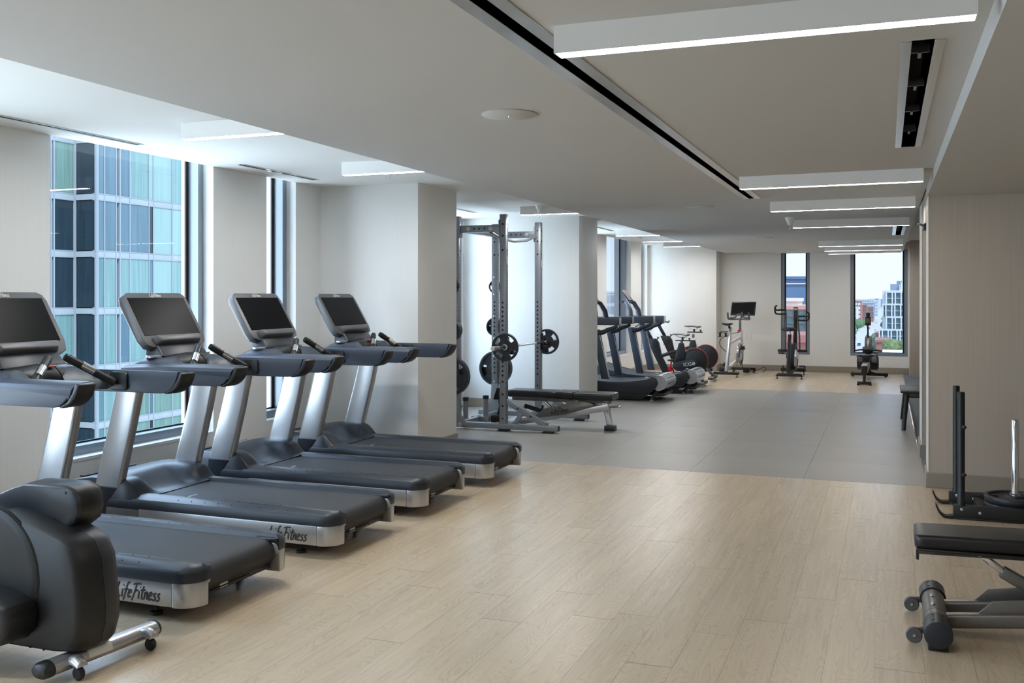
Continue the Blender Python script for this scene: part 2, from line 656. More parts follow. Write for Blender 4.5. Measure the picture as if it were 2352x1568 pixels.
def planks(parent, x0, x1, y0, y1, wid, ln, seed):
    rr = random.Random(seed)
    cache = {}
    x = x0
    while x < x1 - 0.02:
        y = y0 - rr.random() * ln
        wd = min(wid, x1 - x)
        while y < y1 - 0.01:
            a, b = max(y, y0), min(y + ln, y1)
            if b - a > 0.03:
                key = (round(b - a, 2), round(wd, 3))
                if key not in cache:
                    h = key[0]
                    o = MB().box(0.0004, wd - 0.0004, 0.0004, h - 0.0004, -0.0045, 0).build('plank', M['oak'], parent, loc=(x, a, 0), smooth=0)
                    cache[key] = o
                else:
                    inst(cache[key], 'plank', parent, (x, a, 0))
            y += ln
        x += wid

f1 = floor_area('floor', -5.8, 4.8, -3.2, 8.40, M['oak'])
planks(f1, -5.0, 2.0, 2.5, 8.40, 0.1905, 1.524, 3)
f2 = floor_area('floor', -5.8, 0.30, 8.40, 16.13, M['rubber'])
tile = None
for i in range(6):
    for j in range(8):
        x, y = 0.30 - (i + 1) * 0.94, 8.40 + j * 0.96625
        if tile is None:
            tile = MB().box(0.001, 0.939, 0.001, 0.9652, -0.0045, 0).build('rubber_tile', M['rubber'], f2, loc=(x, y, 0), smooth=0)
        else:
            inst(tile, 'rubber_tile', f2, (x, y, 0))
f3 = floor_area('floor', -5.8, 0.30, 16.13, 20.8, M['oak'])
planks(f3, -4.6, 0.30, 16.13, 20.42, 0.1905, 1.524, 5)
struct(MB().box(0.30, 2.4, 8.40, 20.8, -0.12, 0.0).build('floor', M['carpet'], smooth=0))
struct(MB().box(0.285, 0.305, 10.5, 19.75, -0.002, 0.012).build('trim_1', M['alu'], bevel=0.003))

# ceilings
SLOT = (-1.153, -1.103, 0.6, 8.96)
VENT = (0.082, 0.155, 3.66, 6.19)
VENT2 = (0.12, 0.19, 13.1, 15.0)
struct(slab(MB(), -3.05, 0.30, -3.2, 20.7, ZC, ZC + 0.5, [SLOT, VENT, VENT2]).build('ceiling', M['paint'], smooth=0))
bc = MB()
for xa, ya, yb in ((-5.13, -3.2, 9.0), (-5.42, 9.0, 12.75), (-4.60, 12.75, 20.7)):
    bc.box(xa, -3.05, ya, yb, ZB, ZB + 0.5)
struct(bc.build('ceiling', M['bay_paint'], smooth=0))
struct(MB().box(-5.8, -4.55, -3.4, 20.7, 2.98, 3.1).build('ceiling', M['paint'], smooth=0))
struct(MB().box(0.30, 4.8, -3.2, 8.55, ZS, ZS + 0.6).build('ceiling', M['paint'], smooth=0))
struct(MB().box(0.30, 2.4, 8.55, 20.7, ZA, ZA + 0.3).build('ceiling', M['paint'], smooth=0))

# windows in the walls (opening spans): near a, far b, sill z
HEAD = 2.90
W_L1 = [(-2.4, 0.4, 0.40, HEAD), (1.1, 4.0, 0.40, HEAD), (4.926, 6.596, 0.40, HEAD), (7.33, 7.79, 0.40, HEAD)]  # first two are unseen, added behind the camera for daylight
W_L2 = [(10.7, 12.1, 0.40, HEAD)]
W_L3 = [(14.0, 16.0, 0.40, HEAD), (16.69, 18.45, 0.40, HEAD), (19.31, 19.82, 0.40, HEAD)]  # first is hidden past the second column, added to let in daylight
W_F = []
W_B = [(-1.99, -1.43, 0.335, 2.42), (-0.665, 0.385, 0.335, 2.42), (0.75, 2.15, 0.335, 2.5)]  # last is an unseen opening, added to light the far end
struct(slab(MB(), -5.45, -5.13, -3.2, 9.0, 0, 2.98, W_L1, 'x').build('wall_left', M['wall'], smooth=0))
struct(slab(MB(), -5.75, -5.42, 9.0, 12.4, 0, 2.98, W_L2, 'x').build('wall_left', M['wall'], smooth=0))
struct(slab(MB(), -4.93, -4.60, 13.1, 20.7, 0, 2.98, W_L3, 'x').build('wall_left', M['wall'], smooth=0))
struct(slab(MB(), -4.93, 2.4, 20.40, 20.70, 0, 2.7, W_B, 'y').build('wall_back', M['wall'], smooth=0))
struct(MB().box(-5.44, -4.08, 8.22, 9.10, 0, ZB + .05).build('column', M['wall'], bevel=0.006, seg=2))
struct(MB().box(-5.74, -3.765, 12.32, 13.19, 0, ZB + .05).build('column', M['wall'], bevel=0.006, seg=2))
struct(MB().box(-4.60, -3.20, 19.90, 20.40, 0, ZB + .05).build('column', M['wall'], bevel=0.006, seg=2))
# right-hand side: tan wall end, doorway, pier, alcove
struct(MB().box(0.311, 4.8, 8.37, 8.73, 0, 2.7).build('wall_right', M['tan_wall'], smooth=0))
struct(MB().box(0.306, 0.3105, 8.366, 8.73, 0.12, ZS).build('trim_2', M['white'], smooth=0))
struct(MB().box(0.311, 2.4, 9.90, 10.50, 0, 2.7).build('wall_right', M['tan_wall'], smooth=0))
struct(MB().box(0.306, 0.3105, 9.896, 10.50, 0.12, ZC).build('trim_3', M['white'], smooth=0))
struct(MB().box(0.311, 0.45, 8.73, 9.90, 2.13, 2.7).build('wall_right', M['tan_wall'], smooth=0))
struct(MB().box(0.41, 2.4, 19.75, 20.40, 0, 2.7).build('wall_right', M['tan_wall'], smooth=0))
struct(MB().box(2.25, 2.4, 8.73, 20.4, 0, 2.7).build('wall_right', M['tan_wall'], smooth=0))
struct(MB().box(4.6, 4.8, -3.2, 8.37, 0, 2.7).build('wall_right', M['tan_wall'], smooth=0))
struct(slab(MB(), -5.8, 4.8, -3.4, -3.1, 0, 2.9, W_F, 'y').build('wall_front', M['wall'], smooth=0))

# baseboards
def base_run(name, x0, x1, y0, y1):
    struct(MB().box(x0, x1, y0, y1, 0, 0.118).build(name, M['base'], bevel=0.003, seg=1))
t = 0.014
base_run('baseboard_left', -5.13, -5.13 + t, -3.1, 8.22)
base_run('baseboard_left', -5.13, -4.08 + t, 8.22 - t, 8.22)
base_run('baseboard_left', -4.08, -4.08 + t, 8.22, 9.10)
base_run('baseboard_left', -5.42, -3.765 + t, 12.32 - t, 12.32)
base_run('baseboard_left', -3.765, -3.765 + t, 12.32, 13.19)
base_run('baseboard_left', -4.60, -4.60 + t, 13.19, 19.9)
base_run('baseboard_left', -4.60 + t, -3.20 + t, 19.90 - t, 19.90)
base_run('baseboard_left', -3.20, -3.20 + t, 19.90, 20.40)
base_run('baseboard_back', -3.20 + t, 0.40, 20.40 - t, 20.40)
base_run('baseboard_right', 0.311 - t - .006, 4.6, 8.37 - t, 8.37)
base_run('baseboard_right', 0.311 - t - .006, 0.311, 8.37, 8.73)
base_run('baseboard_right', 0.311 - t - .006, 2.2, 9.90 - t, 9.90)
base_run('baseboard_right', 0.311 - t - .006, 0.311, 9.90, 10.50)

# window units: frame, dark gasket, glass, white reveal lining
wn = [0]
def window(axis, plane, a, b, z0, z1, inward, fw=0.065, rec=0.10, dep=0.10, gl='pane'):
    """opening a..b in a wall whose room face is at `plane`; inward is +1/-1 towards the room"""
    wn[0] += 1
    nm = 'window_%d' % wn[0]
    p1 = plane - inward * rec            # frame face towards the room
    p0 = p1 - inward * dep               # glass
    def bx(mb, u0, u1, q0, q1, h0, h1):
        q0, q1 = min(q0, q1), max(q0, q1)
        return mb.box(q0, q1, u0, u1, h0, h1) if axis == 'x' else mb.box(u0, u1, q0, q1, h0, h1)
    fr = MB()
    bx(fr, a, a + fw, p0, p1, z0, z1)
    bx(fr, b - fw, b, p0, p1, z0, z1)
    bx(fr, a + fw, b - fw, p0, p1, z0, z0 + fw)
    bx(fr, a + fw, b - fw, p0, p1, z1 - fw * .5, z1)
    f = struct(fr.build(nm, M['frame'], smooth=0))
    g = MB()
    q0, q1 = p0 - inward * 0.012, p0 + inward * 0.004
    e = 0.03
    bx(g, a + fw - .001, a + fw + e, q0, q1, z0 + fw, z1)
    bx(g, b - fw - e, b - fw + .001, q0, q1, z0 + fw, z1)
    bx(g, a + fw, b - fw, q0, q1, z0 + fw - .001, z0 + fw + .012)
    g.build('gasket', M['gasket'], f, smooth=0)
    pa = MB()
    bx(pa, a + fw, b - fw, p0 - inward * .006, p0 - inward * .001, z0 + fw, z1)
    pa.build('pane', M[gl], f, smooth=0)
    s = MB()
    bx(s, a, b, p1, plane + inward * 0.004, z0 - 0.02, z0 + 0.002)
    s.build('sill', M['sill'], f, smooth=0)
    o = plane - inward * 0.33
    return f

for wv, g_ in zip(W_L1, ('pane', 'pane', 'pane', 'pane')): window('x', -5.13, *wv, 1, gl=g_)
window('x', -5.42, *W_L2[0], 1)
for wv, g_ in zip(W_L3, ('pane', 'tinted', 'pane')): window('x', -4.60, *wv, 1, gl=g_)
for wv in W_F: window('y', -3.10, *wv, 1)
for wv in W_B: window('y', 20.40, *wv, -1, fw=0.06, rec=0.05, gl='tinted_back' if wv[0] < .5 else 'pane')

# linear slot diffusers and the short return vents in the ceilings
def diffuser(label, x0, x1, y0, y1, z, fl, thick=0.004, group=None, vanes=0, ribs=0):
    t = thing('ceiling_vent', label, 'vent', ((x0 + x1) / 2, (y0 + y1) / 2, z), 0, group)
    hx, hy = (x1 - x0) / 2, (y1 - y0) / 2
    for s in (-1, 1):
        a, b = sorted((s * hx, s * (hx + fl)))
        MB().box(a, b, -hy - fl * .3, hy + fl * .3, -thick, 0.0).build('flange', M['alu'], t, bevel=0.001, seg=1)
    if vanes:
        mb = MB()
        mb.box(-hx - .02, -hx, -hy, hy, 0, 0.22)
        mb.box(hx, hx + .02, -hy, hy, 0, 0.22)
        mb.box(-hx, hx, -hy, hy, 0.2, 0.22)
        mb.box(-hx, hx, -hy - .02, -hy, 0, 0.22)
        mb.box(-hx, hx, hy, hy + .02, 0, 0.22)
        mb.build('plenum', M['void'], t, smooth=0)
        for k in range(ribs):
            y = -hy + 2 * hy * (k + .6) / ribs
            r = MB()
            r.box(-hx, hx, y, y + .012, 0.05, 0.075)
            r.box(-hx, hx, y + .05, y + .062, 0.07, 0.095)
            r.box(-.006, .006, y - .01, y + .08, 0.045, 0.06)
            r.build('spreader', M['steel'], t, smooth=0)
    else:
        MB().box(-hx, hx, -hy, hy, -0.003, 0).build('slot', M['void'], t, smooth=0)
    return t
diffuser('long slot diffuser with bare aluminium flanges running along the main ceiling', *SLOT, ZC, 0.055, vanes=1)
diffuser('short wide ceiling vent with shiny peeled flanges near the low right-hand soffit', *VENT, ZC, 0.035, vanes=1, ribs=4)
diffuser('distant short ceiling vent beyond the fourth strip light', *VENT2, ZC, 0.045, vanes=1, ribs=3)
diffuser('slim slot diffuser above the wide window beside the treadmills', -4.875, -4.845, 3.2, 5.45, ZB, 0.022)
diffuser('slim slot diffuser above the narrow window before the first column', -4.85, -4.82, 6.56, 7.66, ZB, 0.022)
diffuser('slim slot diffuser in the ceiling bay behind the power rack', -4.85, -4.82, 9.9, 11.36, ZB, 0.022)
diffuser('slim slot diffuser over the curved treadmills', -4.13, -4.10, 14.2, 15.35, ZB, 0.022)
diffuser('slim slot diffuser over the exercise bikes, the furthest along the windows', -4.13, -4.10, 16.2, 17.5, ZB, 0.022)

# strip lights
def strip(label, x0, x1, y, ztop, zbot, lamp, group, rz=0.0, wid=0.075):
    t = thing('strip_light', label, 'light', ((x0 + x1) / 2, y, ztop), rz, group)
    h = (x1 - x0) / 2
    d = zbot - ztop
    mb = MB()
    mb.box(-h, h, -wid / 2, -wid / 2 + .004, d, 0)
    mb.box(-h, h, wid / 2 - .004, wid / 2, d, 0)
    mb.box(-h, -h + .004, -wid / 2 + .004, wid / 2 - .004, d, 0)
    mb.box(h - .004, h, -wid / 2 + .004, wid / 2 - .004, d, 0)
    mb.box(-h + .004, h - .004, -wid / 2 + .004, wid / 2 - .004, d + .02, 0)
    mb.build('housing', M['lamp_white'], t, smooth=0)
    MB().box(-h + .005, h - .005, -wid / 2 + .005, wid / 2 - .005, d + .001, d + .012).build('diffuser', lamp, t, smooth=0)
    return t
ORD = ['nearest, crossing the top of the view above the slot diffuser', 'second, at the far end of the long slot diffuser', 'third in the row', 'fourth in the row, beside the hanging sprinkler cone',
       'fifth in the row, first of the far cluster', 'sixth in the row, middle of the far cluster', 'seventh and last, in front of the large back window']
for (y, rz), od in zip([(3.06, 0), (7.33, -.05), (9.36, -.06), (11.72, 0), (16.2, -.07), (17.85, -.06), (19.15, -.08)], ORD):
    strip('white hanging strip light, ' + od, -1.01, 0.24, y, ZC, 2.29, M['lamp'], 'strip lights along the main ceiling', rz)
for y in (-1.0,):  # out-of-view lamp added to fill the near part with light
    strip('white strip light behind the viewpoint on the main ceiling', -1.01, 0.24, y, ZC, 2.29, M['lamp'], 'strip lights along the main ceiling')
ORB = ['over the first treadmill', 'over the third treadmill, before the first column', 'over the power rack', 'first of three over the curved treadmills', 'middle of three over the exercise bikes', 'furthest of the three by the end column']
for y, od in zip((4.91, 6.80, 10.85, 15.2, 17.02, 18.8), ORB):
    strip('short strip light under the window bay ceiling, ' + od, -4.03, -3.06, y, ZB, 2.462, M['bay_lamp'], 'strip lights in the window bays')
strip('short strip light under the window bay ceiling, behind the viewpoint', -4.03, -3.06, 1.6, ZB, 2.462, M['bay_lamp'], 'strip lights in the window bays')  # added bay lamp, never in view, brightening the foreground

# ceiling speakers, sprinklers
for (y, od) in ((4.41, 'nearest one, left of the slot diffuser'), (9.6, 'second one along the ceiling'), (14.95, 'third one, far down the ceiling'), (19.1, 'last one before the back wall')):
    t = thing('ceiling_speaker', 'round white flush ceiling speaker, ' + od, 'speaker', (-1.70, y, ZC), 0, 'round speakers in the ceiling')
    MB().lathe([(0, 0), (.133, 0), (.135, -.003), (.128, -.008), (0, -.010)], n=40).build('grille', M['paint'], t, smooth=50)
    MB().lathe([(0, -.009), (.006, -.009), (.005, -.016), (0, -.016)], n=10).build('screw', M['zinc'], t)
def cone_sprinkler(label, x, y, z):
    t = thing('ceiling_sprinkler', label, 'sprinkler', (x, y, z))
    MB().lathe([(0, 0), (.055, 0), (.05, -.02), (.026, -.07), (.024, -.085), (0, -.085)], n=24).build('cone', M['white'], t)
    MB().lathe([(0, -.08), (.004, -.08), (.004, -.13), (0, -.13)], n=8).build('stem', M['zinc'], t)
    MB().lathe([(0, -.126), (.014, -.126), (.014, -.131), (0, -.131)], n=12).build('deflector', M['zinc'], t)
cone_sprinkler('white cone sprinkler hanging from the bay ceiling above the power rack', -3.75, 10.72, ZB)
cone_sprinkler('white cone sprinkler beside the left end of the fourth strip light', -1.0, 11.26, ZC)
for lb, x, y, z in (('tiny pendent sprinkler under the bay ceiling near the first column', -4.04, 7.57, ZB), ('tiny pendent sprinkler under the main ceiling beyond the fourth strip light', -0.19, 13.2, ZC)):
    t = thing('ceiling_sprinkler', lb, 'sprinkler', (x, y, z))
    MB().lathe([(0, 0), (.03, 0), (.028, -.006), (.008, -.008), (.008, -.03), (0, -.03)], n=16).build('escutcheon', M['white'], t)
    MB().lathe([(0, -.03), (.013, -.03), (.013, -.034), (0, -.034)], n=12).build('deflector', M['zinc'], t)
# door closer in the doorway, wall outlet
t = thing('door_closer', 'dark door closer arm on the head of the doorway past the tan wall', 'door closer', (0.30, 8.85, 2.06))
MB().box(-.01, .045, 0, .22, 0, .05).build('body', M['matte'], t, bevel=.004)
MB().bar((.0, .18, .035), (-.05, -.05, .045), .022, .012).build('arm', M['steel'], t, bevel=.002)
struct(MB().box(0.335, 0.375, 8.74, 9.66, 0, 2.12).build('door_1', M['tan_wall'], bevel=.003, seg=1))
t = thing('wall_outlet', 'white outlet plate on the back wall beside the bike with the big screen', 'outlet', (-2.62, 20.394, 0.70))
MB().prism(rrect(.12, .12, .01), 'y', -.006, .005).build('plate', M['white'], t, bevel=.001, seg=1)
for k in (-1, 1):
    MB().prism(rrect(.034, .05, .012, cx=k * .03), 'y', -.009, -.005).build('socket', M['label'], t)

# ---------------------------------------------------------------- outside
def at(x, y, Y0):
    """point of the plane Y = Y0 seen at photograph pixel (x, y)"""
    a = math.atan(860.0 / 2250.0)
    r, u = (x - 1176.0) / 2250.0, (681.0 - y) / 2250.0
    dx, dy = -math.sin(a) + r * math.cos(a), math.cos(a) + r * math.sin(a)
    k = Y0 / dy
    return Vector((dx * k, Y0, 1.5 + u * k))

def curtain(name, col, fold):
    m = mat(name, col, 0.12)
    n = m.node_tree.nodes
    l = m.node_tree.links
    b = n['Principled BSDF']
    g = n.new('ShaderNodeNewGeometry')
    mp = n.new('ShaderNodeMapping')
    mp.inputs['Scale'].default_value = (7, 7, 0.25)
    l.new(g.outputs['Position'], mp.inputs[0])
    nz = n.new('ShaderNodeTexNoise')
    nz.inputs['Scale'].default_value = 1.0
    nz.inputs['Detail'].default_value = 2
    l.new(mp.outputs[0], nz.inputs['Vector'])
    mr = n.new('ShaderNodeMapRange')
    mr.inputs['From Min'].default_value = 0.3
    mr.inputs['From Max'].default_value = 0.7
    mr.inputs['To Min'].default_value = 1 - fold
    mr.inputs['To Max'].default_value = 1 + fold
    l.new(nz.outputs['Fac'], mr.inputs['Value'])
    vm = n.new('ShaderNodeVectorMath')
    vm.operation = 'SCALE'
    vm.inputs[0].default_value = rgb(*col)
    l.new(mr.outputs['Result'], vm.inputs['Scale'])
    l.new(vm.outputs[0], b.inputs['Base Color'])
    return m
def dim(r, g, b, k=6.2):
    """albedo (sRGB) of a dark coated facade surface"""
    o = []
    for x in rgb(r, g, b):
        x /= k
        o.append(255 * (12.92 * x if x <= .0031308 else 1.055 * x ** (1 / 2.4) - .055))
    return tuple(o)
T = {'dark': curtain('tower_glass_dark', dim(52, 72, 86), 0.25), 'teal': curtain('tower_glass_teal', dim(110, 158, 168), 0.12),
     'blue': curtain('tower_glass_blue', dim(112, 146, 168), 0.15), 'cur': curtain('tower_curtain_teal', dim(146, 188, 192), 0.16),
     'bright': curtain('tower_glass_pale', dim(172, 210, 212), 0.05), 'green': curtain('tower_glass_green', dim(138, 176, 170), 0.2)}
T['metal'] = mat('tower_spandrel', dim(200, 212, 224), 0.6, 0.0, var=0.05, scale=0.8, spec=.1)
T['fin'] = mat('tower_mullion', dim(186, 200, 216), 0.6, 0.0, spec=.1)
T['body'] = mat('tower_recess', dim(80, 98, 116), 0.6, spec=.1)
for k_ in ('dark', 'teal', 'blue', 'cur', 'bright', 'green'):
    T[k_].node_tree.nodes['Principled BSDF'].inputs['Specular IOR Level'].default_value = 0.12
XM, YC, XC = -38.5, 40.0, -39.95
tower = thing('glass_tower', 'teal glass apartment tower across from the wide window by the treadmills', 'building', (XM, YC, -25))
def tp(mb, name, m): return mb.build(name, m, tower, smooth=0, loc=(-XM, -YC, 25))
tp(MB().box(-52, XM - .22, YC + .22, 62, -25, 19).box(-52, XC - .22, 34, YC + .3, -25, 19), 'core', T['body'])
FL = 2.99
zs = [0.60 + FL * k for k in range(-4, 6)]
main = [40.12, 40.56, 41.41, 41.69, 42.42, 43.90, 44.26, 45.80, 46.66]
y = 46.9
while y < 58:
    main.append(y)
    y += 1.22
for z in zs:
    sp = MB()
    sp.box(XM - .25, XM, YC, 58.5, z, z + .29)
    sp.box(XC, XM - .25, YC, YC + .25, z, z + .29)
    sp.box(XC - .25, XC, 34.2, YC, z, z + .29)
    tp(sp, 'spandrel', T['metal'])
    tr = MB()
    tr.box(XM - .25, XM + .015, YC - .015, 58.5, z + .29, z + .335).box(XM - .25, XM + .015, YC - .015, 58.5, z - .045, z)
    tr.box(XC - .25, XC + .015, 34.2, YC - .015, z + .29, z + .335).box(XC - .25, XC + .015, 34.2, YC - .015, z - .045, z)
    tp(tr, 'transom', T['fin'])
fin = MB()
for i, yy in enumerate(main):
    wdt = 0.06 if i != 3 and i != 6 else 0.07
    if yy < 58: fin.box(XM - .2, XM + .02, yy - wdt / 2, yy + wdt / 2, -12, 17.6)
tp(fin, 'mullion', T['fin'])
f2_ = MB().box(XM - .12, XM + .01, YC - .01, YC + .13, -12, 17.6)
f2_.box(XC - .1, XC + .05, YC - .06, YC + .05, -12, 17.6)
for yy in (38.42, 38.62, 36.9, 35.5): f2_.box(XC - .2, XC + .02, yy - .035, yy + .035, -12, 17.6)
tp(f2_, 'mullion', T['fin'])
unitp = {}
def tpane(kind, axis, a, b, z0, z1):
    key = kind + axis
    if key not in unitp:
        mb = MB().box(-.03, 0, 0, 1, 0, 1) if axis == 'x' else MB().box(0, 1, 0, .03, 0, 1)
        unitp[key] = mb.build('pane', T[kind], tower, smooth=0)
        o = unitp[key]
    else:
        o = inst(unitp[key], 'pane', tower, (0, 0, 0))
    if axis == 'x':
        o.location = (a[0] - XM, a[1] - YC, z0 + 25)
        o.scale = (1, b - a[1], z1 - z0)
    else:
        o.location = (a[0] - XM, a[1] - YC, z0 + 25)
        o.scale = (b - a[0], 1, z1 - z0)
rr = random.Random(12)
PAT = [['teal', 'green', 'dark', 'green', 'cur', 'dark', 'green', 'bright'], ['teal', 'green', 'dark', 'green', 'green', 'dark', 'green', 'green'],
       ['teal', 'cur', 'dark', 'cur', 'green', 'blue', 'green', 'green'], ['teal', 'cur', 'dark', 'blue', 'cur', 'dark', 'bright', 'cur'],
       ['teal', 'cur', 'dark', 'cur', 'cur', 'blue', 'bright', 'cur'], ['blue', 'blue', 'dark', 'blue', 'blue', 'dark', 'bright', 'bright'],
       ['blue', 'blue', 'dark', 'blue', 'cur', 'bright', 'bright', 'cur'], ['teal', 'blue', 'dark', 'blue', 'cur', 'bright', 'bright', 'cur']]
LEFTP = ['green', 'cur', 'teal', 'cur', 'dark', 'dark', 'green', 'green']
for fi, z in enumerate(zs):
    a0, a1 = z + .335, z + FL - .045
    for i in range(len(main) - 1):
        kd = PAT[min(fi, 7)][i] if i < 8 else rr.choice(('cur', 'bright', 'green', 'cur'))
        rec = 0.16 if kd == 'dark' and i == 2 else 0.02
        tpane(kd, 'x', (XM - rec, main[i] + .03), main[i + 1] - .03, a0, a1)
    tpane('dark' if fi < 7 else 'green', 'y', (XC + .1, YC + .05), XM - .14, a0, a1)
    tpane(LEFTP[min(fi, 7)], 'x', (XC - .03, 38.66), YC - .09, a0, a1)
    tpane('blue', 'x', (XC - .03, 36.94), 38.38, a0, a1)

# ground, street
GZ = -25.0
OUT = {'ground': mat('city_ground', (176, 178, 170), 0.9, var=0.12, scale=0.02), 'road': mat('street_asphalt', (186, 186, 184), 0.85, var=0.06, scale=0.1),
       'white': mat('white_facade', (206, 212, 220), 0.7), 'winteal': mat('facade_glass', (84, 112, 118), 0.2, var=0.2, scale=0.3), 'brick': mat('red_brick_facade', (166, 112, 104), 0.8, var=0.08, scale=0.5),
       'pink': mat('salmon_facade', (200, 150, 138), 0.8), 'navy': mat('slate_blue_facade', (92, 120, 156), 0.5, var=0.10, scale=0.3), 'darkn': mat('navy_parapet', (74, 96, 128), 0.6),
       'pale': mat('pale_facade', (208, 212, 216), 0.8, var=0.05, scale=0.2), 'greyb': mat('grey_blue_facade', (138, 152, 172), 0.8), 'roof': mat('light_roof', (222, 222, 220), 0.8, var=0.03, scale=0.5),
       'leaf': mat('tree_leaves', (92, 122, 88), 0.8, var=0.35, scale=0.9), 'leafd': mat('dark_tree_leaves', (62, 92, 78), 0.8, var=0.3, scale=0.7), 'shrub': mat('shrub_leaves', (112, 128, 86), 0.8, var=0.4, scale=9.0),
       'bark': mat('bark', (88, 76, 66), 0.9), 'tan': mat('beige_facade', (198, 186, 172), 0.8)}
struct(MB().box(-600, 600, 60, 4000, GZ - 1, GZ).build('ground', OUT['ground'], smooth=0))
def road_x(y): return -17.0 + 0.0076 * y
rd = MB()
rd.add([(road_x(200) - 10, 200, GZ + .05), (road_x(200) + 10, 200, GZ + .05), (road_x(3000) + 10, 3000, GZ + .05), (road_x(3000) - 10, 3000, GZ + .05)], [(0, 1, 2, 3)])
struct(rd.build('street', OUT['road'], smooth=0))

def building(label, x0, x1, top, Y0, depth, m, rows=0, cols=0, wm='winteal', z0=GZ, group=None, show=99, wfrac=(.6, .55), cat='building'):
    """front at Y0 from pixel column x0 to x1, roof at pixel row top; windows in a grid of rows x cols on the front"""
    a, b = at(x0, top, Y0), at(x1, top, Y0)
    zt = (a.z + b.z) / 2
    t = thing('building', label, cat, (a.x, Y0, z0), 0, group)
    W, H = b.x - a.x, zt - z0
    MB().box(0, W, 0, depth, 0, H).build('block', OUT[m], t, smooth=0)
    MB().box(-.2, W + .2, -.25, depth, H, H + .5).build('parapet', OUT[m], t, smooth=0)
    if rows:
        cw, ch = W / cols, min(3.6, H / rows)
        pw, ph = cw * wfrac[0], ch * wfrac[1]
        src = None
        for r in range(min(rows, show)):
            for c in range(cols):
                p = (c * cw + (cw - pw) / 2, 0, H - (r + 1) * ch + (ch - ph) / 2)
                if src is None:
                    src = MB().box(0, pw, -.12, .05, 0, ph).box(-.15, pw + .15, -.3, 0, -.18, 0).build('window', OUT[wm], t, smooth=0, loc=p)
                else:
                    inst(src, 'window', t, p)
    return t

# white gridded block beyond the right-hand back window
wb = thing('building', 'white gridded apartment block with teal windows behind the rowing machine', 'building', (-1.6, 255, GZ))
def wbp(mb, name, m, **k): return mb.build(name, m, wb, smooth=0, loc=(1.6, -255, -GZ), **k)
wbp(MB().box(-.9, 26, 255.6, 285, GZ, 3.0), 'core', OUT['white'])
FZ = [(-0.19 - 3.07 * k) for k in range(0, 6)]
lefts = [-0.05, -0.85, -0.05, -1.65, -1.2, -0.6]
wsrc = {}
for k, zf in enumerate(FZ):
    x0 = lefts[k]
    top = zf + 2.65
    wbp(MB().box(x0 - .12, 26, 254.9, 255.6, top, top + .42).box(x0 + .2, 26, 255.05, 255.55, zf + 1.25, zf + 1.35), 'floor_band', OUT['white'])
    x = x0
    i = k
    while x < 8.5:
        wd = 1.02 if i % 2 == 0 else 0.36
        wbp(MB().box(x - .12, x + .2, 254.9, 255.6, zf, top), 'pier', OUT['white'])
        if wd not in wsrc:
            wsrc[wd] = MB().box(0, wd, 0, .1, 0, 2.63).build('pane', OUT['winteal'], wb, smooth=0)
            o = wsrc[wd]
        else:
            o = inst(wsrc[wd], 'pane', wb, (0, 0, 0))
        o.location = (x + .2 + 1.6, .3, zf - GZ + .01)
        x += wd + .32
        i += 1
wbp(MB().box(.9, 3.0, 259, 266, 3.0, 4.6).box(2.4, 3.6, 260, 266, 4.6, 5.4), 'roof_plant', OUT['greyb'])
wbp(MB().box(3.2, 9.0, 258, 266, 3.4, 5.0), 'penthouse', OUT['pale'])

slate = building('slate blue office slab with a dark parapet seen through the narrow back window', 1740, 1864, 641, 180, 40, 'navy', 0, 0)
nb = building('salmon brick office with bands of teal windows below the narrow back window', 1740, 1874, 710, 140, 25, 'pink', 26, 10, 'winteal', show=8, wfrac=(.86, .62))
building('small white rooftop box on the salmon office roof', 1770, 1833, 692, 147, 8, 'roof', z0=at(1800, 712, 147).z)
p0, p1 = at(1741, 653, 179.7), at(1863, 651, 179.7)
MB().box(0, p1.x - p0.x, -.3, 0, 0, .2).build('ledge', OUT['roof'], slate, loc=(0, 0, p0.z - GZ), smooth=0)
MB().box(0, p1.x - p0.x, -.12, 0, 0, at(1800, 641, 180).z - p0.z - .2).build('parapet', OUT['darkn'], slate, loc=(0, 0, p0.z - GZ + .2), smooth=0)
building('low brick terrace at street level below the salmon office', 1780, 1880, 786, 70, 8, 'brick', 0, 0, z0=-8)
# street side rows
building('white facade with small windows, nearest in the left street row', 1936, 1967, 707, 800, 60, 'pale', 6, 4)
building('white block with red brick bands rising behind the nearest facade of the left street row', 1940, 1977, 693, 900, 60, 'brick', 4, 5, 'pale', wfrac=(.7, .6))
building('narrow red brick block with three window columns on the left of the street', 1977, 1991, 701, 1010, 40, 'brick', 6, 3)
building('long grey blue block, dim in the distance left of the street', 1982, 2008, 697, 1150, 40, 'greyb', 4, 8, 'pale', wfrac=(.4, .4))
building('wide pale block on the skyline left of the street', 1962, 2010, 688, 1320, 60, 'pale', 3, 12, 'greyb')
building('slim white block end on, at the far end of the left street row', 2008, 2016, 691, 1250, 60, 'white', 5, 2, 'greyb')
building('beige house with a pitched shadow beside the white gridded block', 2026, 2038, 730, 330, 20, 'tan', 2, 3)
building('brick corner shop right of the street near the crossing', 2012, 2034, 768, 290, 15, 'brick', 1, 4, 'navy')
building('plain brick podium in front of the white gridded block', 2012, 2042, 786, 200, 12, 'brick', 0, 0)
building('red brick gable far along the left side of the street', 1992, 2006, 706, 1080, 30, 'brick', 3, 3)
rr = random.Random(5)
for i in range(16):
    x = 1900 + i * 9 + rr.random() * 4
    building('low pale building in the hazy far city', x, x + 8 + rr.random() * 9, 685.5 + rr.random() * 3.5, 1500 + i * 90, 60, rr.choice(('pale', 'greyb', 'white')), group='far city blocks')
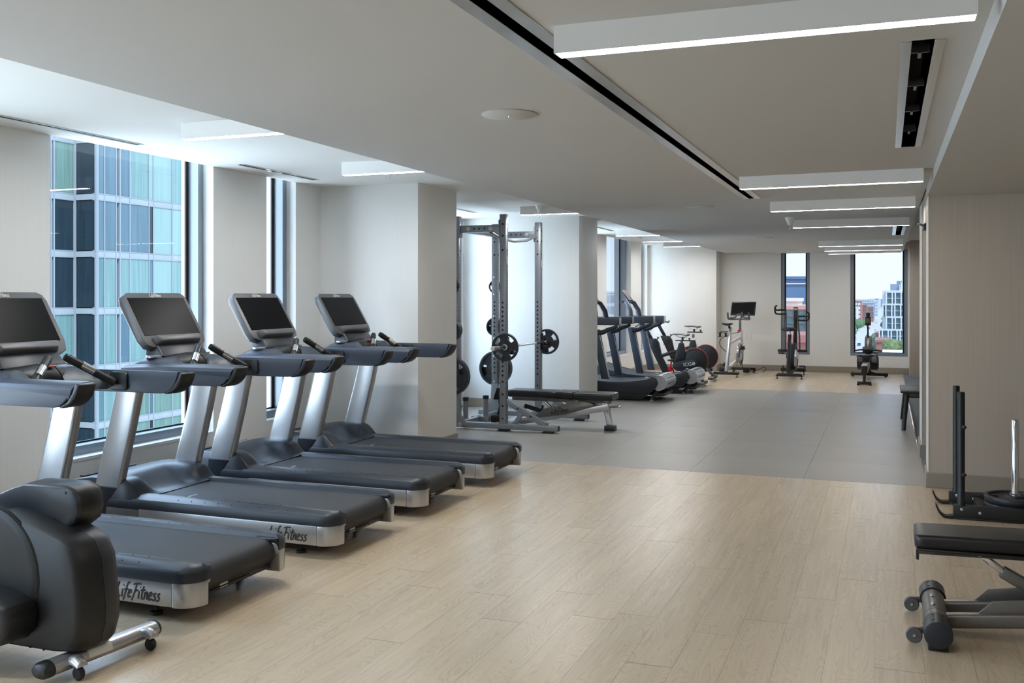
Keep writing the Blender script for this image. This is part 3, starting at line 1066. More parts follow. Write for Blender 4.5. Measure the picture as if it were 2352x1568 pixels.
# seen past the curved treadmills
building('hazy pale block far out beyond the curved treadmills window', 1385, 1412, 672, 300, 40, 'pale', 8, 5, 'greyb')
building('low roof with a green glass parapet outside the curved treadmills window', 1380, 1420, 752, 60, 20, 'tan', 0, 0)

def crown_mb(r, sq, seed, sub=3, amp=.22):
    b = bmesh.new()
    bmesh.ops.create_icosphere(b, subdivisions=sub, radius=1)
    q = random.Random(seed)
    ph = [(q.uniform(1.5, 4), q.uniform(1.5, 4), q.uniform(1.5, 4), q.uniform(0, 6)) for _ in range(5)]
    mb = MB()
    vs = []
    for v in b.verts:
        d = sum(math.sin(a * v.co.x + e) * math.sin(bb * v.co.y + e * 2) + math.cos(c * v.co.z + e) * .5 for a, bb, c, e in ph) / 5
        k = r * (1 + amp * d + q.uniform(-.06, .06))
        vs.append((v.co.x * k, v.co.y * k, v.co.z * k * sq))
    mb.add(vs, [tuple(x.index for x in f.verts) for f in b.faces])
    b.free()
    return mb
def tree(label, x, y, z, h, r, leaf, group=None, seed=1, sq=1.0, name='street_tree'):
    t = thing(name, label, 'tree', (x, y, z), 0, group)
    crown_mb(r, sq, seed).build('crown', OUT[leaf], t, loc=(0, 0, h - r * sq * .9), smooth=0)
    MB().tube([(0, 0, 0), (.1, 0, h * .4), (0, 0, h - r * sq)], [r * .1, r * .08, r * .06], 7).build('trunk', OUT['bark'], t)
    return t
G1 = 'trees along the left of the street'
G2 = 'trees along the right of the street'
first = tree('green tree in the left-hand row along the distant street', road_x(430) - 11, 430, GZ, 7, 3.0, 'leaf', G1, 1)
k = 0
for y in (465, 500, 540, 590, 650, 720, 800, 900, 1020, 1180, 1400, 1700):
    k += 1
    o = dup(first, (road_x(y) - 11 + (k % 3) * 1.2, y, GZ), k * 1.3)
    o.scale = (.9 + (k % 4) * .12,) * 3
first = tree('dark green tree in the right-hand row along the distant street', road_x(560) + 12, 560, GZ, 8, 3.2, 'leafd', G2, 2)
for y in (620, 690, 770, 870, 1000, 1160, 1380, 1650, 2000):
    k += 1
    o = dup(first, (road_x(y) + 11.5 + (k % 3) * 1.2, y, GZ), k * 1.7)
    o.scale = (.9 + (k % 4) * .12,) * 3
c = at(2010, 790, 330)
tree('tall dark tree standing at the street crossing behind the rowing machine', c.x, 330, GZ + 2, 11, 2.2, 'leafd', None, 3, 2.2)
c = at(2016, 750, 420)
tree('broad green tree beyond the crossing, left of the white block', c.x, 420, GZ, 12, 3.0, 'leaf', None, 4)
for lb, px, sd, py in (('bushy olive shrub on the roof terrace below the white block', 2047, 6, 797), ('second olive shrub beside the first on the roof terrace', 2082, 8, 799)):
    c = at(px, py, 48)
    tree(lb, c.x, 48, c.z - .5, 0.85, 0.42, 'shrub', 'terrace shrubs', sd, .8, name='terrace_shrub')
struct(MB().box(at(2027, 804, 41).x, 6, 30, 41, -12, at(2060, 803, 41).z).build('roof_terrace', OUT['roof'], smooth=0))
cars = [mat('car_paint_white', (222, 224, 226), 0.3), mat('car_paint_blue', (70, 92, 140), 0.3), mat('car_paint_grey', (120, 126, 134), 0.3)]
carg = mat('car_glass', (40, 50, 60), 0.15)
def car(x, y, cm):
    t = thing('car', 'small parked or driving car on the distant street', 'car', (x, y, GZ + .05), R(89.5), 'cars on the street')
    MB().prism([(-2.2, .3), (2.2, .3), (2.25, .75), (1.2, .95), (-2.1, 1.0), (-2.25, .7)], 'y', -.9, .9).build('body', cm, t, bevel=.08)
    MB().prism([(-1.9, .98), (1.1, .93), (.4, 1.45), (-1.3, 1.48)], 'y', -.78, .78).build('cabin', carg, t, bevel=.06)
    return t
protos = [car(road_x(520) - 6, 520, cars[0]), car(road_x(560) - 1, 560, cars[1]), car(road_x(610) + 5, 610, cars[2])]
for i, y in enumerate((640, 690, 730, 790, 850, 930, 1010, 1100, 1200, 1320, 470)):
    dup(protos[i % 3], (road_x(y) + (-6, 0, 6, 3, -3)[i % 5], y, GZ + .05))

# ---------------------------------------------------------------- treadmills: local x runs from the rear end (0) to the front (-2.05)
def make_treadmill(label):
    t = thing('treadmill', label, 'treadmill', (0, 0, 0), 0, 'treadmills in a row by the windows')
    def plan(side, o_out, o_in, x_end, rad):
        """plan outline of one side rail, rounded at its rear outer corner; side -1 near, +1 far"""
        pts = [(-1.66, o_out)]
        for k in range(9):
            a = R(90 * k / 8)
            pts.append((x_end - rad + rad * math.sin(a), (o_out - rad) + rad * math.cos(a)))
        pts += [(x_end, o_in), (-1.66, o_in)]
        return [(x, side * y) for x, y in pts]
    for s in (-1, 1):
        MB().prism([(-1.66, s * .400), (-.118, s * .400), (-.118, s * .30), (-1.66, s * .30)], 'z', .072, .186).build('side_panel', M['silver'], t, bevel=.006)
        end = plan(s, .402, .285, 0.0, .105)
        end = [(x if x > -.117 else -.117, y) for x, y in end]
        ec = MB().prism(end, 'z', .070, .186).build('end_cap', M['silver'], t, bevel=.007)
        # black deck rail: bevelled cap over the panel, its rear end dropping over the roller
        cap = MB()
        o = plan(s, .404, .275, .003, .105)
        i1 = plan(s, .396, .282, -.004, .10)
        i2 = plan(s, .352, .290, -.03, .06)
        n = len(o)
        rings = [[(x, y, .186) for x, y in o], [(x, y, .228) for x, y in o], [(x, y, .243) for x, y in i1], [(x, y, .262) for x, y in i2]]
        cap.loft(rings)
        c = cap.build('deck_rail', M['char'], t, smooth=35)
        for k in range(9):
            x = -1.12 + k * .098
            g = MB()
            g.add([(x, s * .372, .2555), (x + .006, s * .372, .2555), (x + .006, s * .295, .2632), (x, s * .295, .2632),
                   (x, s * .372, .252), (x + .006, s * .372, .252), (x + .006, s * .295, .259), (x, s * .295, .259)],
                  [(0, 1, 2, 3), (7, 6, 5, 4), (0, 4, 5, 1), (1, 5, 6, 2), (2, 6, 7, 3), (3, 7, 4, 0)])
            g.build('grip_line', M['void'], c, smooth=0)
        sk = MB().prism([(-.16, s * .292), (-.006, s * .292), (-.006, s * .262), (-.10, s * .258)], 'z', .225, .247).build('roller_guard', M['black'], t, bevel=.006)
        br = MB().lathe([(0, 0), (.034, 0), (.034, .018), (0, .02)], (-.035, s * .287, .19), (0, -s, 0), 18).build('roller_bracket', M['silver'], t, bevel=.002)
        if s < 0:
            lm = script_mb('LifeFitness', .26, frame_M((-.315, -.4008, .126), (1, 0, 0), (0, 0, 1)), .06)
            lm.build('lettering', M['ink'], t, smooth=0)
            text_mb('FlexDeck  Shock Absorption System', .017, frame_M((-1.40, -.4008, .115), (1, 0, 0), (0, 0, 1)), .25).build('lettering', M['ink'], t, smooth=0)
    # belt loop round the rear roller
    b = MB()
    prof = [(-1.50, .240), (-.10, .240)]
    for k in range(1, 12):
        a = R(90 - 180 * k / 12)
        prof.append((-.085 + .066 * math.cos(a), .174 + .066 * math.sin(a)))
    prof += [(-.10, .108), (-1.50, .108)]
    b.prism(prof, 'y', -.268, .268)
    b.build('running_belt', M['belt'], t, smooth=50)
    MB().box(-.16, -.06, -.30, .30, .085, .13).box(-.06, -.052, -.20, .1, .098, .106).build('rear_crossbar', M['black'], t, bevel=.004)
    MB().box(-.0595, -.057, -.13, -.07, .094, .118).build('label_sticker', M['label'], t, smooth=0)
    text_mb('CAUTION', .03, frame_M((-1.18, -.19, .2406), (0, -1, 0), (1, 0, 0)), 0).build('lettering', M['pale'], t, smooth=0)
    for s in (-1, 1):
        for x in (-.28, -1.75):
            MB().lathe([(0, 0), (.03, 0), (.03, .016), (.012, .02), (.012, .09), (0, .09)], (x, s * .31, 0), n=14).build('foot', M['black'], t)
    # motor hood with a scooped centre and two shoulders
    xs = [-2.06, -2.04, -2.0, -1.9, -1.8, -1.74, -1.70, -1.66, -1.62, -1.58, -1.54, -1.50, -1.47, -1.45, -1.43, -1.41, -1.395]
    ys = [-.40, -.39, -.375, -.36, -.33, -.29, -.255, -.225, -.20, -.17, -.13, -.08, 0, .08, .13, .17, .20, .225, .255, .29, .33, .36, .375, .39, .40]
    def sm(a, c, v):
        u = min(max((v - a) / (c - a), 0), 1)
        return u * u * (3 - 2 * u)
    def hood(x, y):
        ay = abs(y)
        plate = .355 - .05 * sm(-1.80, -2.06, x) - .03 * sm(-2.02, -2.06, x)
        w_ = sm(.165, .25, ay)
        shoulder = plate - .105 * sm(-1.56, -1.395, x) ** 1.5
        scoop = .245 + (plate - .245) * (1 - sm(-1.73, -1.47, x))
        z = scoop * (1 - w_) + shoulder * w_
        return z - .05 * sm(.36, .40, ay) ** 2
    h = MB().hgrid(xs, ys, hood, .085).build('motor_hood', M['char'], t, smooth=60)
    MB().box(-2.02, -1.985, -.24, .24, .318, .326).build('hood_slot', M['void'], h, smooth=0)
    text_mb('MAXIMUM USER WEIGHT  181 KG', .03, frame_M((-1.86, 0, .357), (0, 1, 0), (-1, 0, 0)), 0).build('lettering', M['slate'], h, smooth=0)
    # uprights
    for s in (-1, 1):
        def sect(xc, z, wx, wy, yc):
            pts = rrect(wx, wy, .02, 3, xc, yc)
            return [(x, y, z) for x, y in pts]
        up = MB().loft([sect(-1.655, .30, .198, .066, s * .365), sect(-1.545, .70, .190, .066, s * .365), sect(-1.475, .985, .180, .066, s * .365)])
        up.build('upright', M['silver'], t, smooth=50)
        MB().loft([sect(-1.71, .115, .10, .06, s * .378), sect(-1.70, .20, .125, .07, s * .372), sect(-1.656, .302, .206, .074, s * .366)]).build('upright_foot', M['char'], t, smooth=50)
    # long side arms with dark end caps, console between them
    for s in (-1, 1):
        pr = [(-1.52, .965), (-.80, .965)]
        for k in range(1, 8):
            a = k / 7
            pr.append((-.80 + .118 * math.sin(R(75) * a), .965 + .088 * (1 - math.cos(R(75) * a)) / .741))
        pr += [(-.675, 1.085), (-1.22, 1.085), (-1.52, 1.07)]
        outer, inner = .425, .315
        rings = []
        for (yy, dz, dx) in ((outer, -.028, -.012), (outer - .012, -.012, -.004), (outer - .05, 0, 0), (inner, 0.004, 0)):
            rings.append([(x + (dx if x > -.8 else 0), s * yy, z + (dz if z > 1.03 else 0)) for x, z in pr])
        a = MB().loft(rings).build('side_arm', M['slate'], t, bevel=.004, smooth=40)
        cap = []
        for off in (0.0, .022):
            cap.append([(x + off + .001, z - .002 * (off > 0)) for x, z in pr[1:9]] + [(-.69 + off, 1.083)])
        poly = [(x + .03, z) for x, z in pr[1:9]] + [(-.655, 1.075), (-.70, 1.087)]
        poly = [(-.775, .964)] + [(-.77 + .125 * math.sin(R(80) * k / 7), .962 + .098 * (1 - math.cos(R(80) * k / 7)) / .826) for k in range(1, 8)] + [(-.642, 1.078), (-.668, 1.086), (-.688, 1.04), (-.72, .995)]
        MB().prism(poly, 'y', *sorted((s * (outer - .002), s * (inner - .004)))).build('arm_end_cap', M['black'], t, bevel=.008, smooth=50)
        # cup-holder shoulder sloping up to the console
        rings = []
        for (yy, top, x0, x1) in ((.31, 1.078, -1.58, -1.18), (.25, 1.115, -1.55, -1.21), (.17, 1.122, -1.54, -1.24), (.10, 1.10, -1.53, -1.25)):
            rings.append([(x0, s * yy, 1.0), (x0 + .03, s * yy, top - .02), (x0 + .09, s * yy, top), (x1 - .06, s * yy, top - .008), (x1, s * yy, 1.03), (x1 + .02, s * yy, .98), (x0 + .06, s * yy, .965)])
        MB().loft(rings).build('cup_tray', M['slate'], t, smooth=60)
        MB().loftring([(.036, 0), (.048, 0), (.050, .012), (.044, .016), (.036, .012)], (-1.42, s * .235, 1.112), (0, 0, 1), 28).build('cup_ring', M['silver'], t)
        MB().lathe([(0, 0), (.038, 0), (.038, .004), (0, .004)], (-1.42, s * .235, 1.113), n=24).build('cup_well', M['void'], t)
        # pulse handle leaning in and forward from the arm, on a black plate
        MB().prism(rrect(.125, .105, .025, 4, -1.08, 1.027), 'y', *sorted((s * .300, s * .318))).build('handle_plate', M['black'], t, bevel=.006)
        p0, p1 = Vector((-1.10, s * .29, 1.02)), Vector((-1.215, s * .055, 1.175))
        MB().tube([p0, p0.lerp(p1, .3), p0.lerp(p1, .6), p0.lerp(p1, .92), p1], [.027, .021, .021, .023, .020], 14).build('pulse_handle', M['black'], t, smooth=60)
        q0, q1 = p0.lerp(p1, .42), p0.lerp(p1, .68)
        MB().tube([q0 + Vector((.002, 0, .003)), q1 + Vector((.002, 0, .003))], .0225, 14).build('pulse_sensor', M['chrome'], t)
        for k in range(3):
            c = p0.lerp(p1, .78 + .07 * k) + Vector((.012, 0, .018))
            MB().obox(c, (.007, .007, .007)).build('button', M['gun'], t, smooth=0)
    # console body: dark drum between the arms, neck and display
    MB().tube([(-1.36, -.325, 1.03), (-1.36, -.26, 1.03), (-1.36, -.19, 1.045), (-1.36, 0, 1.05), (-1.36, .19, 1.045), (-1.36, .26, 1.03), (-1.36, .325, 1.03)], [.052, .06, .078, .085, .078, .06, .052], 20).build('console_drum', M['black'], t, smooth=60)
    MB().loft([[(-1.50, -.225, 1.08), (-1.36, -.225, 1.12), (-1.36, .225, 1.12), (-1.50, .225, 1.08)], [(-1.52, -.20, 1.20), (-1.43, -.205, 1.205), (-1.43, .205, 1.205), (-1.52, .20, 1.20)]]).build('console_neck', M['char'], t, bevel=.015)
    MB().box(-1.315, -1.283, .012, .072, 1.119, 1.126).build('safety_clip', M['orange'], t, bevel=.004, rot=None)
    cord = spline([(-1.29, .05, 1.124), (-1.262, .065, 1.09), (-1.255, .09, 1.03), (-1.27, .12, .98), (-1.262, .06, .955), (-1.27, .0, .99), (-1.275, .02, 1.06)], 6)
    MB().tube(cord, .0032, 6).build('safety_cord', M['void'], t)
    # display: built upright in its own plane (u across, v up), tilted back
    hd = thing('display', None, None)
    hd.parent = t
    ax_v = Vector((-.205, 0, .345)).normalized()
    ax_u = Vector((0, 1, 0))
    Md = frame_M((-1.525, 0, 1.352), ax_u, ax_v)          # z out towards the runner
    def put(mb): 
        mb.v = [tuple(Md @ Vector(p)) for p in mb.v]
        return mb
    W, H = .60, .405
    out = [(-W / 2 + .05, H / 2), (W / 2 - .05, H / 2), (W / 2 - .015, H / 2 - .018), (W / 2, H / 2 - .06), (W / 2, -H / 2 + .07), (W / 2 - .02, -H / 2 + .02), (W / 2 - .07, -H / 2), (-W / 2 + .07, -H / 2), (-W / 2 + .02, -H / 2 + .02), (-W / 2, -H / 2 + .07), (-W / 2, H / 2 - .06), (-W / 2 + .015, H / 2 - .018)]
    back = [(x * .965, y * .965) for x, y in out]
    put(MB().loft([[(x, y, -.062) for x, y in back], [(x, y, -.045) for x, y in out], [(x, y, 0) for x, y in out]])).build('display_shell', M['gun'], hd, bevel=.004)
    put(MB().box(-.268, .268, -.118, .162, -.004, .0025)).build('screen', M['screen'], hd, bevel=.001, seg=1)
    ledge = [[(-.225, -.135, 0), (-.205, -.135, .045), (.205, -.135, .045), (.225, -.135, 0)], [(-.215, -.195, 0), (-.185, -.182, .05), (.185, -.182, .05), (.215, -.195, 0)]]
    put(MB().loft(ledge)).build('reading_ledge', M['gun'], hd, bevel=.010)
    put(MB().loft([[(-.24, -.185, -.055), (-.22, -.185, -.005), (.22, -.185, -.005), (.24, -.185, -.055)], [(-.20, -.225, -.05), (-.19, -.225, -.012), (.19, -.225, -.012), (.20, -.225, -.05)]])).build('display_chin', M['black'], hd, bevel=.008)
    put(MB().box(-.04, .11, -.216, -.200, -.008, -.003)).build('port_strip', M['pale'], hd, smooth=0)
    mb = script_mb('LifeFitness', .105, Matrix(), .06)
    mb.v = [tuple(Md @ Vector((p[0], p[1] + .1825, p[2] + .0012))) for p in mb.v]
    mb.build('lettering', M['pale'], hd, smooth=0)
    return t
def o_side(o):
    return max(v.co.y for v in o.data.vertices) < -.39
TM = ['first treadmill in the row, nearest the elliptical trainer, its screen cut off',
      'second treadmill in the row, standing in front of the wide window',
      'third treadmill in the row, its screen in front of the narrow window',
      'fourth and last treadmill in the row, beside the first white column']
tm0 = make_treadmill(TM[0])
tm0.location = (-2.945, 4.04, 0)
for (x, y), lb in zip(((-2.93, 5.24), (-2.93, 6.36), (-2.90, 7.49)), TM[1:]):
    c = dup(tm0, (x, y, 0), 0, lb)
    if y > 6:                                      # the far two carry no visible lettering on the side
        for ch in [o for o in c.children if o.name.startswith('lettering') and o.location.length == 0 and 'CAP' not in o.name]:
            if o_side(ch): bpy.data.objects.remove(ch)

# ---------------------------------------------------------------- elliptical trainer, rear end in the lower left corner
t = thing('elliptical_trainer', 'black elliptical trainer cut off by the lower left corner, on a wheeled silver bar', 'exercise machine', (-3.0, 3.06, 0))
ox, oy = -3.0, 3.06
hp = [(-4.0, .10), (-3.26, .091), (-3.065, .092), (-2.985, .10), (-2.952, .13), (-2.932, .20), (-2.930, .268), (-2.940, .361), (-2.953, .455), (-2.985, .515), (-3.037, .544), (-3.175, .591), (-3.302, .618), (-3.374, .618), (-3.60, .58), (-4.0, .44)]
def ring_at(poly, y, sc, cx=-3.40, cz=.33):
    return [(cx + (x - cx) * sc - ox, y - oy, cz + (z - cz) * sc) for x, z in poly]
MB().loft([ring_at(hp, 2.962, .93), ring_at(hp, 2.968, .965), ring_at(hp, 2.985, .99), ring_at(hp, 3.02, 1.02), ring_at(hp, 3.075, 1.035)]).build('drive_cover', M['black'], t, smooth=38)
MB().loft([ring_at(hp, 3.077, 1.035), ring_at(hp, 3.13, 1.04), ring_at(hp, 3.165, 1.01), ring_at(hp, 3.178, .95)]).build('drive_cover', M['char'], t, smooth=38)
MB().lathe([(0, 0), (.283, 0), (.283, .006), (.268, .014), (.255, .016), (0, .02)], (-3.43 - ox, 2.966 - oy, .37), (0, -1, 0), 56).build('crank_disc', M['black'], t, smooth=35)
MB().loftring([(.284, -.004), (.294, -.004), (.290, .006), (.284, .004)], (-3.43 - ox, 2.966 - oy, .37), (0, -1, 0), 56).build('disc_rim', M['void'], t)
vent = MB()
for k in range(10):
    vent.box(-3.035 - ox + .006 * math.sin(k), -3.022 - ox + .006 * math.sin(k), 2.9685 - oy, 2.974 - oy, .41 - k * .020, .419 - k * .020)
tag(vent.build('vent_mesh', M['void'], t, smooth=0), kind='stuff')
pb = [(-3.62, .36), (-3.374, .352), (-3.20, .318), (-3.155, .298), (-3.138, .26), (-3.15, .19), (-3.18, .15), (-3.30, .115), (-3.62, .10)]
MB().loft([[(x - ox, 2.955 - oy, z) for x, z in pb], [(x - .012 - ox, 2.83 - oy, z * .98 + .004) for x, z in pb], [(x - .03 - ox, 2.815 - oy, z * .95 + .01) for x, z in pb]]).build('crank_cover', M['black'], t, bevel=.012, smooth=45)
MB().prism([(-3.30 - ox, .17), (-3.21 - ox, .175), (-3.19 - ox, .22), (-3.195 - ox, .27), (-3.23 - ox, .285), (-3.30 - ox, .29)], 'y', 2.811 - oy, 2.816 - oy).build('badge_plate', M['char'], t, bevel=.002)
MB().prism([(-3.232 - ox, .225), (-3.214 - ox, .229), (-3.220 - ox, .215), (-3.238 - ox, .211)], 'y', 2.8095 - oy, 2.8112 - oy).build('lettering', M['pale'], t, smooth=0)
ar = [(-3.75, .50), (-3.60, .60), (-3.50, .665), (-3.40, .706), (-3.33, .727), (-3.12, .730), (-3.075, .715), (-3.052, .685), (-3.045, .63), (-3.062, .585), (-3.12, .545), (-3.60, .46)]
def rg(y, sc): return [(-3.35 + (x + 3.35) * sc - ox, y - oy, .61 + (z - .61) * sc) for x, z in ar]
MB().loft([rg(3.062, .94), rg(3.068, .98), rg(3.085, 1.0)]).build('link_arm_cover', M['char'], t, smooth=38)
MB().loft([rg(3.086, 1.0), rg(3.135, 1.02), rg(3.175, 1.03), rg(3.205, 1.0), rg(3.215, .95)]).build('link_arm_cover', M['black'], t, smooth=38)
for x, z in ((-3.47, .672), (-3.105, .705), (-3.19, .105), (-3.12, .103)):
    y = 3.064 if z > .5 else 2.966
    MB().lathe([(0, 0), (.006, 0), (.006, .003), (0, .003)], (x - ox, y - oy, z), (0, -1, 0), 12).build('screw', M['void'], t)
# foot bar: flat oval tube
a, b = Vector((-3.035 - ox, 2.855 - oy, .062)), Vector((-2.975 - ox, 3.43 - oy, .062))
d = (b - a).normalized()
def oval(c, wx, wz, n=18):
    s = Vector((d.y, -d.x, 0))
    return [c + s * math.cos(2 * PI * k / n) * wx + Vector((0, 0, 1)) * math.sin(2 * PI * k / n) * wz for k in range(n)]
bar = MB().loft([oval(a + d * .045, .044, .032), oval(b - d * .012, .044, .032)]).build('foot_bar', M['silver'], t, smooth=60)
for p, q, e in ((a - d * .0, a + d * .046, 1), (b + d * .0, b - d * .013, -1)):
    MB().loft([oval(p, .036, .024), oval(p.lerp(q, .3), .044, .033), oval(q, .046, .034)]).build('end_cap', M['black'], t, smooth=60)
lb = MB()
for k in range(7):
    pass
st = [oval(a + d * .235, .0446, .0326)[j] for j in range(12, 21 - 3)] if False else None
s_ = Vector((d.y, -d.x, 0))
def ov(u, ang): return a + d * u + s_ * math.cos(ang) * .0446 + Vector((0, 0, 1)) * math.sin(ang) * .0326
q = MB()
angs = [R(x) for x in (75, 60, 45, 30, 15, 0, -10)]
q.add([ov(u, g) for u in (.20, .315) for g in angs], [(i, i + 1, len(angs) + i + 1, len(angs) + i) for i in range(len(angs) - 1)])
q.build('label_sticker', M['label'], bar, smooth=60)
for (u, yy) in ((.13, 0), (.49, 0)):
    c = a + d * u + s_ * .06
    hood_ = MB()
    prof = [(.0, .03), (.02, .034), (.045, .028), (.056, .012), (.05, .0)]
    hood_.loft([[c + s_ * (-.03) + Vector((0, 0, .004)) + d * (.026 * math.cos(t_)) + Vector((0, 0, .026 * math.sin(t_))) for t_ in [PI * k / 8 for k in range(9)]],
                [c + s_ * .0 + Vector((0, 0, .004)) + d * (.029 * math.cos(t_)) + Vector((0, 0, .03 * math.sin(t_))) for t_ in [PI * k / 8 for k in range(9)]],
                [c + s_ * .03 + Vector((0, 0, -.006)) + d * (.026 * math.cos(t_)) + Vector((0, 0, .02 * math.sin(t_))) for t_ in [PI * k / 8 for k in range(9)]]])
    cs = hood_.build('caster_fork', M['silver'], t, smooth=60)
    MB().lathe([(0, -.012), (.022, -.012), (.027, -.006), (.027, .006), (.022, .012), (0, .012)], c + s_ * .008 + Vector((0, 0, -.035)), d, 24).build('caster_wheel', M['black'], cs)

# ---------------------------------------------------------------- adjustable bench at the right edge
t = thing('weight_bench', 'black padded adjustable bench on grey steel with small wheels, cut by the lower right edge', 'bench', (0.2, 4.83, 0), 0)
def bx(x, y, z): return (x - .2, y - 4.83, z)
pd = rrect(.285, .062, .022, 5)
rings = []
for x, sc in ((.118, .82), (.124, .92), (.138, .985), (.16, 1.0), (.70, 1.0), (.735, .985), (.745, .9)):
    rings.append([bx(x, 4.83 + u * (sc if sc < 1 else 1), .414 + v * sc + (x - .12) * .02) for u, v in pd])
MB().loft(rings).build('seat_pad', M['vinyl'], t, smooth=60)
rings = []
for x, sc in ((.765, .9), (.775, .985), (.80, 1.0), (1.28, 1.0), (1.31, .9)):
    rings.append([bx(x, 4.83 + u * sc, .426 + v * sc) for u, v in pd])
MB().loft(rings).build('back_pad', M['vinyl'], t, smooth=60)
MB().box(-.075, .52, -.135, .135, .374, .386).build('pad_board', M['matte'], t, bevel=.004)
fr = MB().loft([[bx(x, 4.83 + .052 * math.cos(2 * PI * k / 16), .357 + .026 * math.sin(2 * PI * k / 16) + (x - .12) * .02) for k in range(16)] for x in (.135, .80)])
fr.build('pad_rail', M['bench'], t, smooth=60)
MB().lathe([(0, 0), (.052, 0), (.056, .006), (.056, .012), (0, .012)], bx(.126, 4.83, .357), (1, 0, 0), 24, .55).build('rail_cap', M['char'], t)
MB().lathe([(0, 0), (.011, 0), (.011, .004), (.005, .006), (0, .006)], bx(.385, 4.776, .364), (0, -1, 0), 16).build('bolt', M['zinc'], t)
# rear stabiliser across Y: oval tube, charcoal feet
def ovy(y, w_, h_, zc=.078, n=20): return [bx(.205 + w_ * math.cos(2 * PI * k / n), y, zc + h_ * math.sin(2 * PI * k / n)) for k in range(n)]
MB().loft([ovy(4.53, .05, .047), ovy(5.14, .05, .047)]).build('stabilizer', M['bench'], t, smooth=60)
for y0, y1, tip in ((4.49, 4.63, 4.485), (5.15, 5.02, 5.155)):
    MB().loft([ovy(tip, .046, .044, .075), ovy(y0, .058, .056, .075), ovy(y1, .058, .056, .075)]).build('foot_cap', M['char'], t, smooth=50)
    yc = (y0 + y1) / 2
    MB().box(-.035, .045, yc - 4.83 - .05, yc - 4.83 + .05, 0, .03).build('rubber_foot', M['matte'], t, bevel=.005)
    for dx in (-.018, .02):
        for dy in (-.035, .035):
            MB().lathe([(0, 0), (.005, 0), (.005, .001), (0, .001)], bx(.205 + dx, yc + dy, .1295), n=8).build('screw', M['void'], t)
MB().loft([ovy(4.71, .051, .0485), ovy(4.94, .051, .0485)]).build('saddle_plate', M['bench'], t, smooth=60)
for y in (4.76, 4.89):
    MB().lathe([(0, 0), (.010, 0), (.010, .004), (.006, .004), (.006, .009), (0, .009)], bx(.195, y, .1265), n=12).build('bolt', M['zinc'], t)
for y in (4.60, 5.06):
    MB().bar(bx(.165, y, .06), bx(.115, y, .05), .012, .03).build('wheel_fork', M['bench'], t, bevel=.004)
    MB().lathe([(0, -.010), (.030, -.010), (.034, -.006), (.034, .006), (.030, .010), (0, .010)], bx(.112, y - .012, .036), (0, 1, 0), 28).build('wheel', M['gun'], t)
    MB().lathe([(0, 0), (.006, 0), (.006, .006), (0, .006)], bx(.112, y - .022, .036), (0, -1, 0), 10).build('axle_bolt', M['zinc'], t)
for y in (4.72, 4.92):
    MB().bar(bx(.235, y, .072), bx(1.35, y, .20), .055, .062).build('base_rail', M['bench'], t, bevel=.014, seg=3)
    MB().prism([(.36 - .2, .105), (.43 - .2, .175), (.62 - .2, .205), (1.1 - .2, .34), (1.16 - .2, .33), (1.16 - .2, .20)], 'y', y - 4.83 - .006, y - 4.83 + .006).build('gusset_plate', M['bench'], t, bevel=.002)
MB().bar(bx(.40, 4.83, .345), bx(.52, 4.83, .255), .03, .03).build('strut_rod', M['chrome'], t, bevel=.008)
MB().bar(bx(.475, 4.83, .285), bx(.76, 4.83, .09 + .04), .052, .052).build('strut_tube', M['bench'], t, bevel=.008)
MB().bar(bx(1.34, 4.83, .2), bx(1.42, 4.83, .04), .06, .07).build('front_leg', M['bench'], t, bevel=.01)
MB().box(1.16, 1.28, -.11, .11, 0, .06).build('rubber_foot', M['matte'], t, bevel=.01)
MB().box(.9, 1.12, -.02, .02, .30, .40).build('pad_bracket', M['bench'], t, bevel=.006)

# ---------------------------------------------------------------- push sled with two plates on its chrome post
t = thing('push_sled', 'black steel push sled with two push posts, by the tan wall', 'sled', (0.5, 7.52, 0))
for s, yy in ((-1, 7.27), (1, 7.77)):
    y = yy - 7.52
    MB().box(-.078, 1.0, y - .03, y + .03, .012, .092).build('runner', M['matte'], t, bevel=.004)
    MB().box(-.06, 1.0, y - .036, y + .036, .0, .013).build('skid', M['black'], t, bevel=.002)
    pr = [(-.07, .010), (-.115, .004), (-.14, .010), (-.165, .035), (-.186, .085)]
    tp_ = [(.010, 0)] 
    out_ = spline([(x, 0, z) for x, z in pr], 5)
    rings = []
    for i, p in enumerate(out_):
        dd = (out_[min(i + 1, len(out_) - 1)] - out_[max(i - 1, 0)]).normalized()
        nn = Vector((-dd.z, 0, dd.x))
        th = .010 - .006 * i / len(out_)
        rings.append([(p.x + nn.x * e * th, y + f * .034, p.z + nn.z * e * th + .006) for e, f in ((1, -1), (1, 1), (-1, 1), (-1, -1))])
    MB().loft(rings).build('skid_tip', M['matte'], t, smooth=50)
    MB().lathe([(0, 0), (.026, 0), (.026, .105), (.0235, .11), (.0235, .84), (.020, .848), (0, .848)], (-.028, y, .008), n=22).build('push_post', M['matte'], t, smooth=40)
    for z in (.30, .62) if s < 0 else (.30, .62):
        MB().lathe([(0, 0), (.013, 0), (.013, .028), (.009, .034), (0, .034)], (-.018, y - .014, z), (.35, -1, .1), 14).build('handle_peg', M['char'], t)
    for x in (-.026, .085):
        MB().lathe([(0, 0), (.010, 0), (.010, .004), (.005, .006), (0, .006)], (x, y - .03 - (.001 if x > 0 else -.004), .068 if x < 0 else .052), (0, -1, 0), 12).build('bolt', M['zinc'], t)
MB().box(.08, .14, -.23, .23, .02, .07).build('crossbar', M['matte'], t, bevel=.004)
MB().box(.16, .60, -.23, .23, .016, .036).build('deck_plate', M['matte'], t, bevel=.003)
MB().lathe([(0, 0), (.0235, 0), (.0235, .615), (.020, .622), (0, .622)], (.325, 0, .034), n=24).build('plate_post', M['chrome'], t, smooth=40)
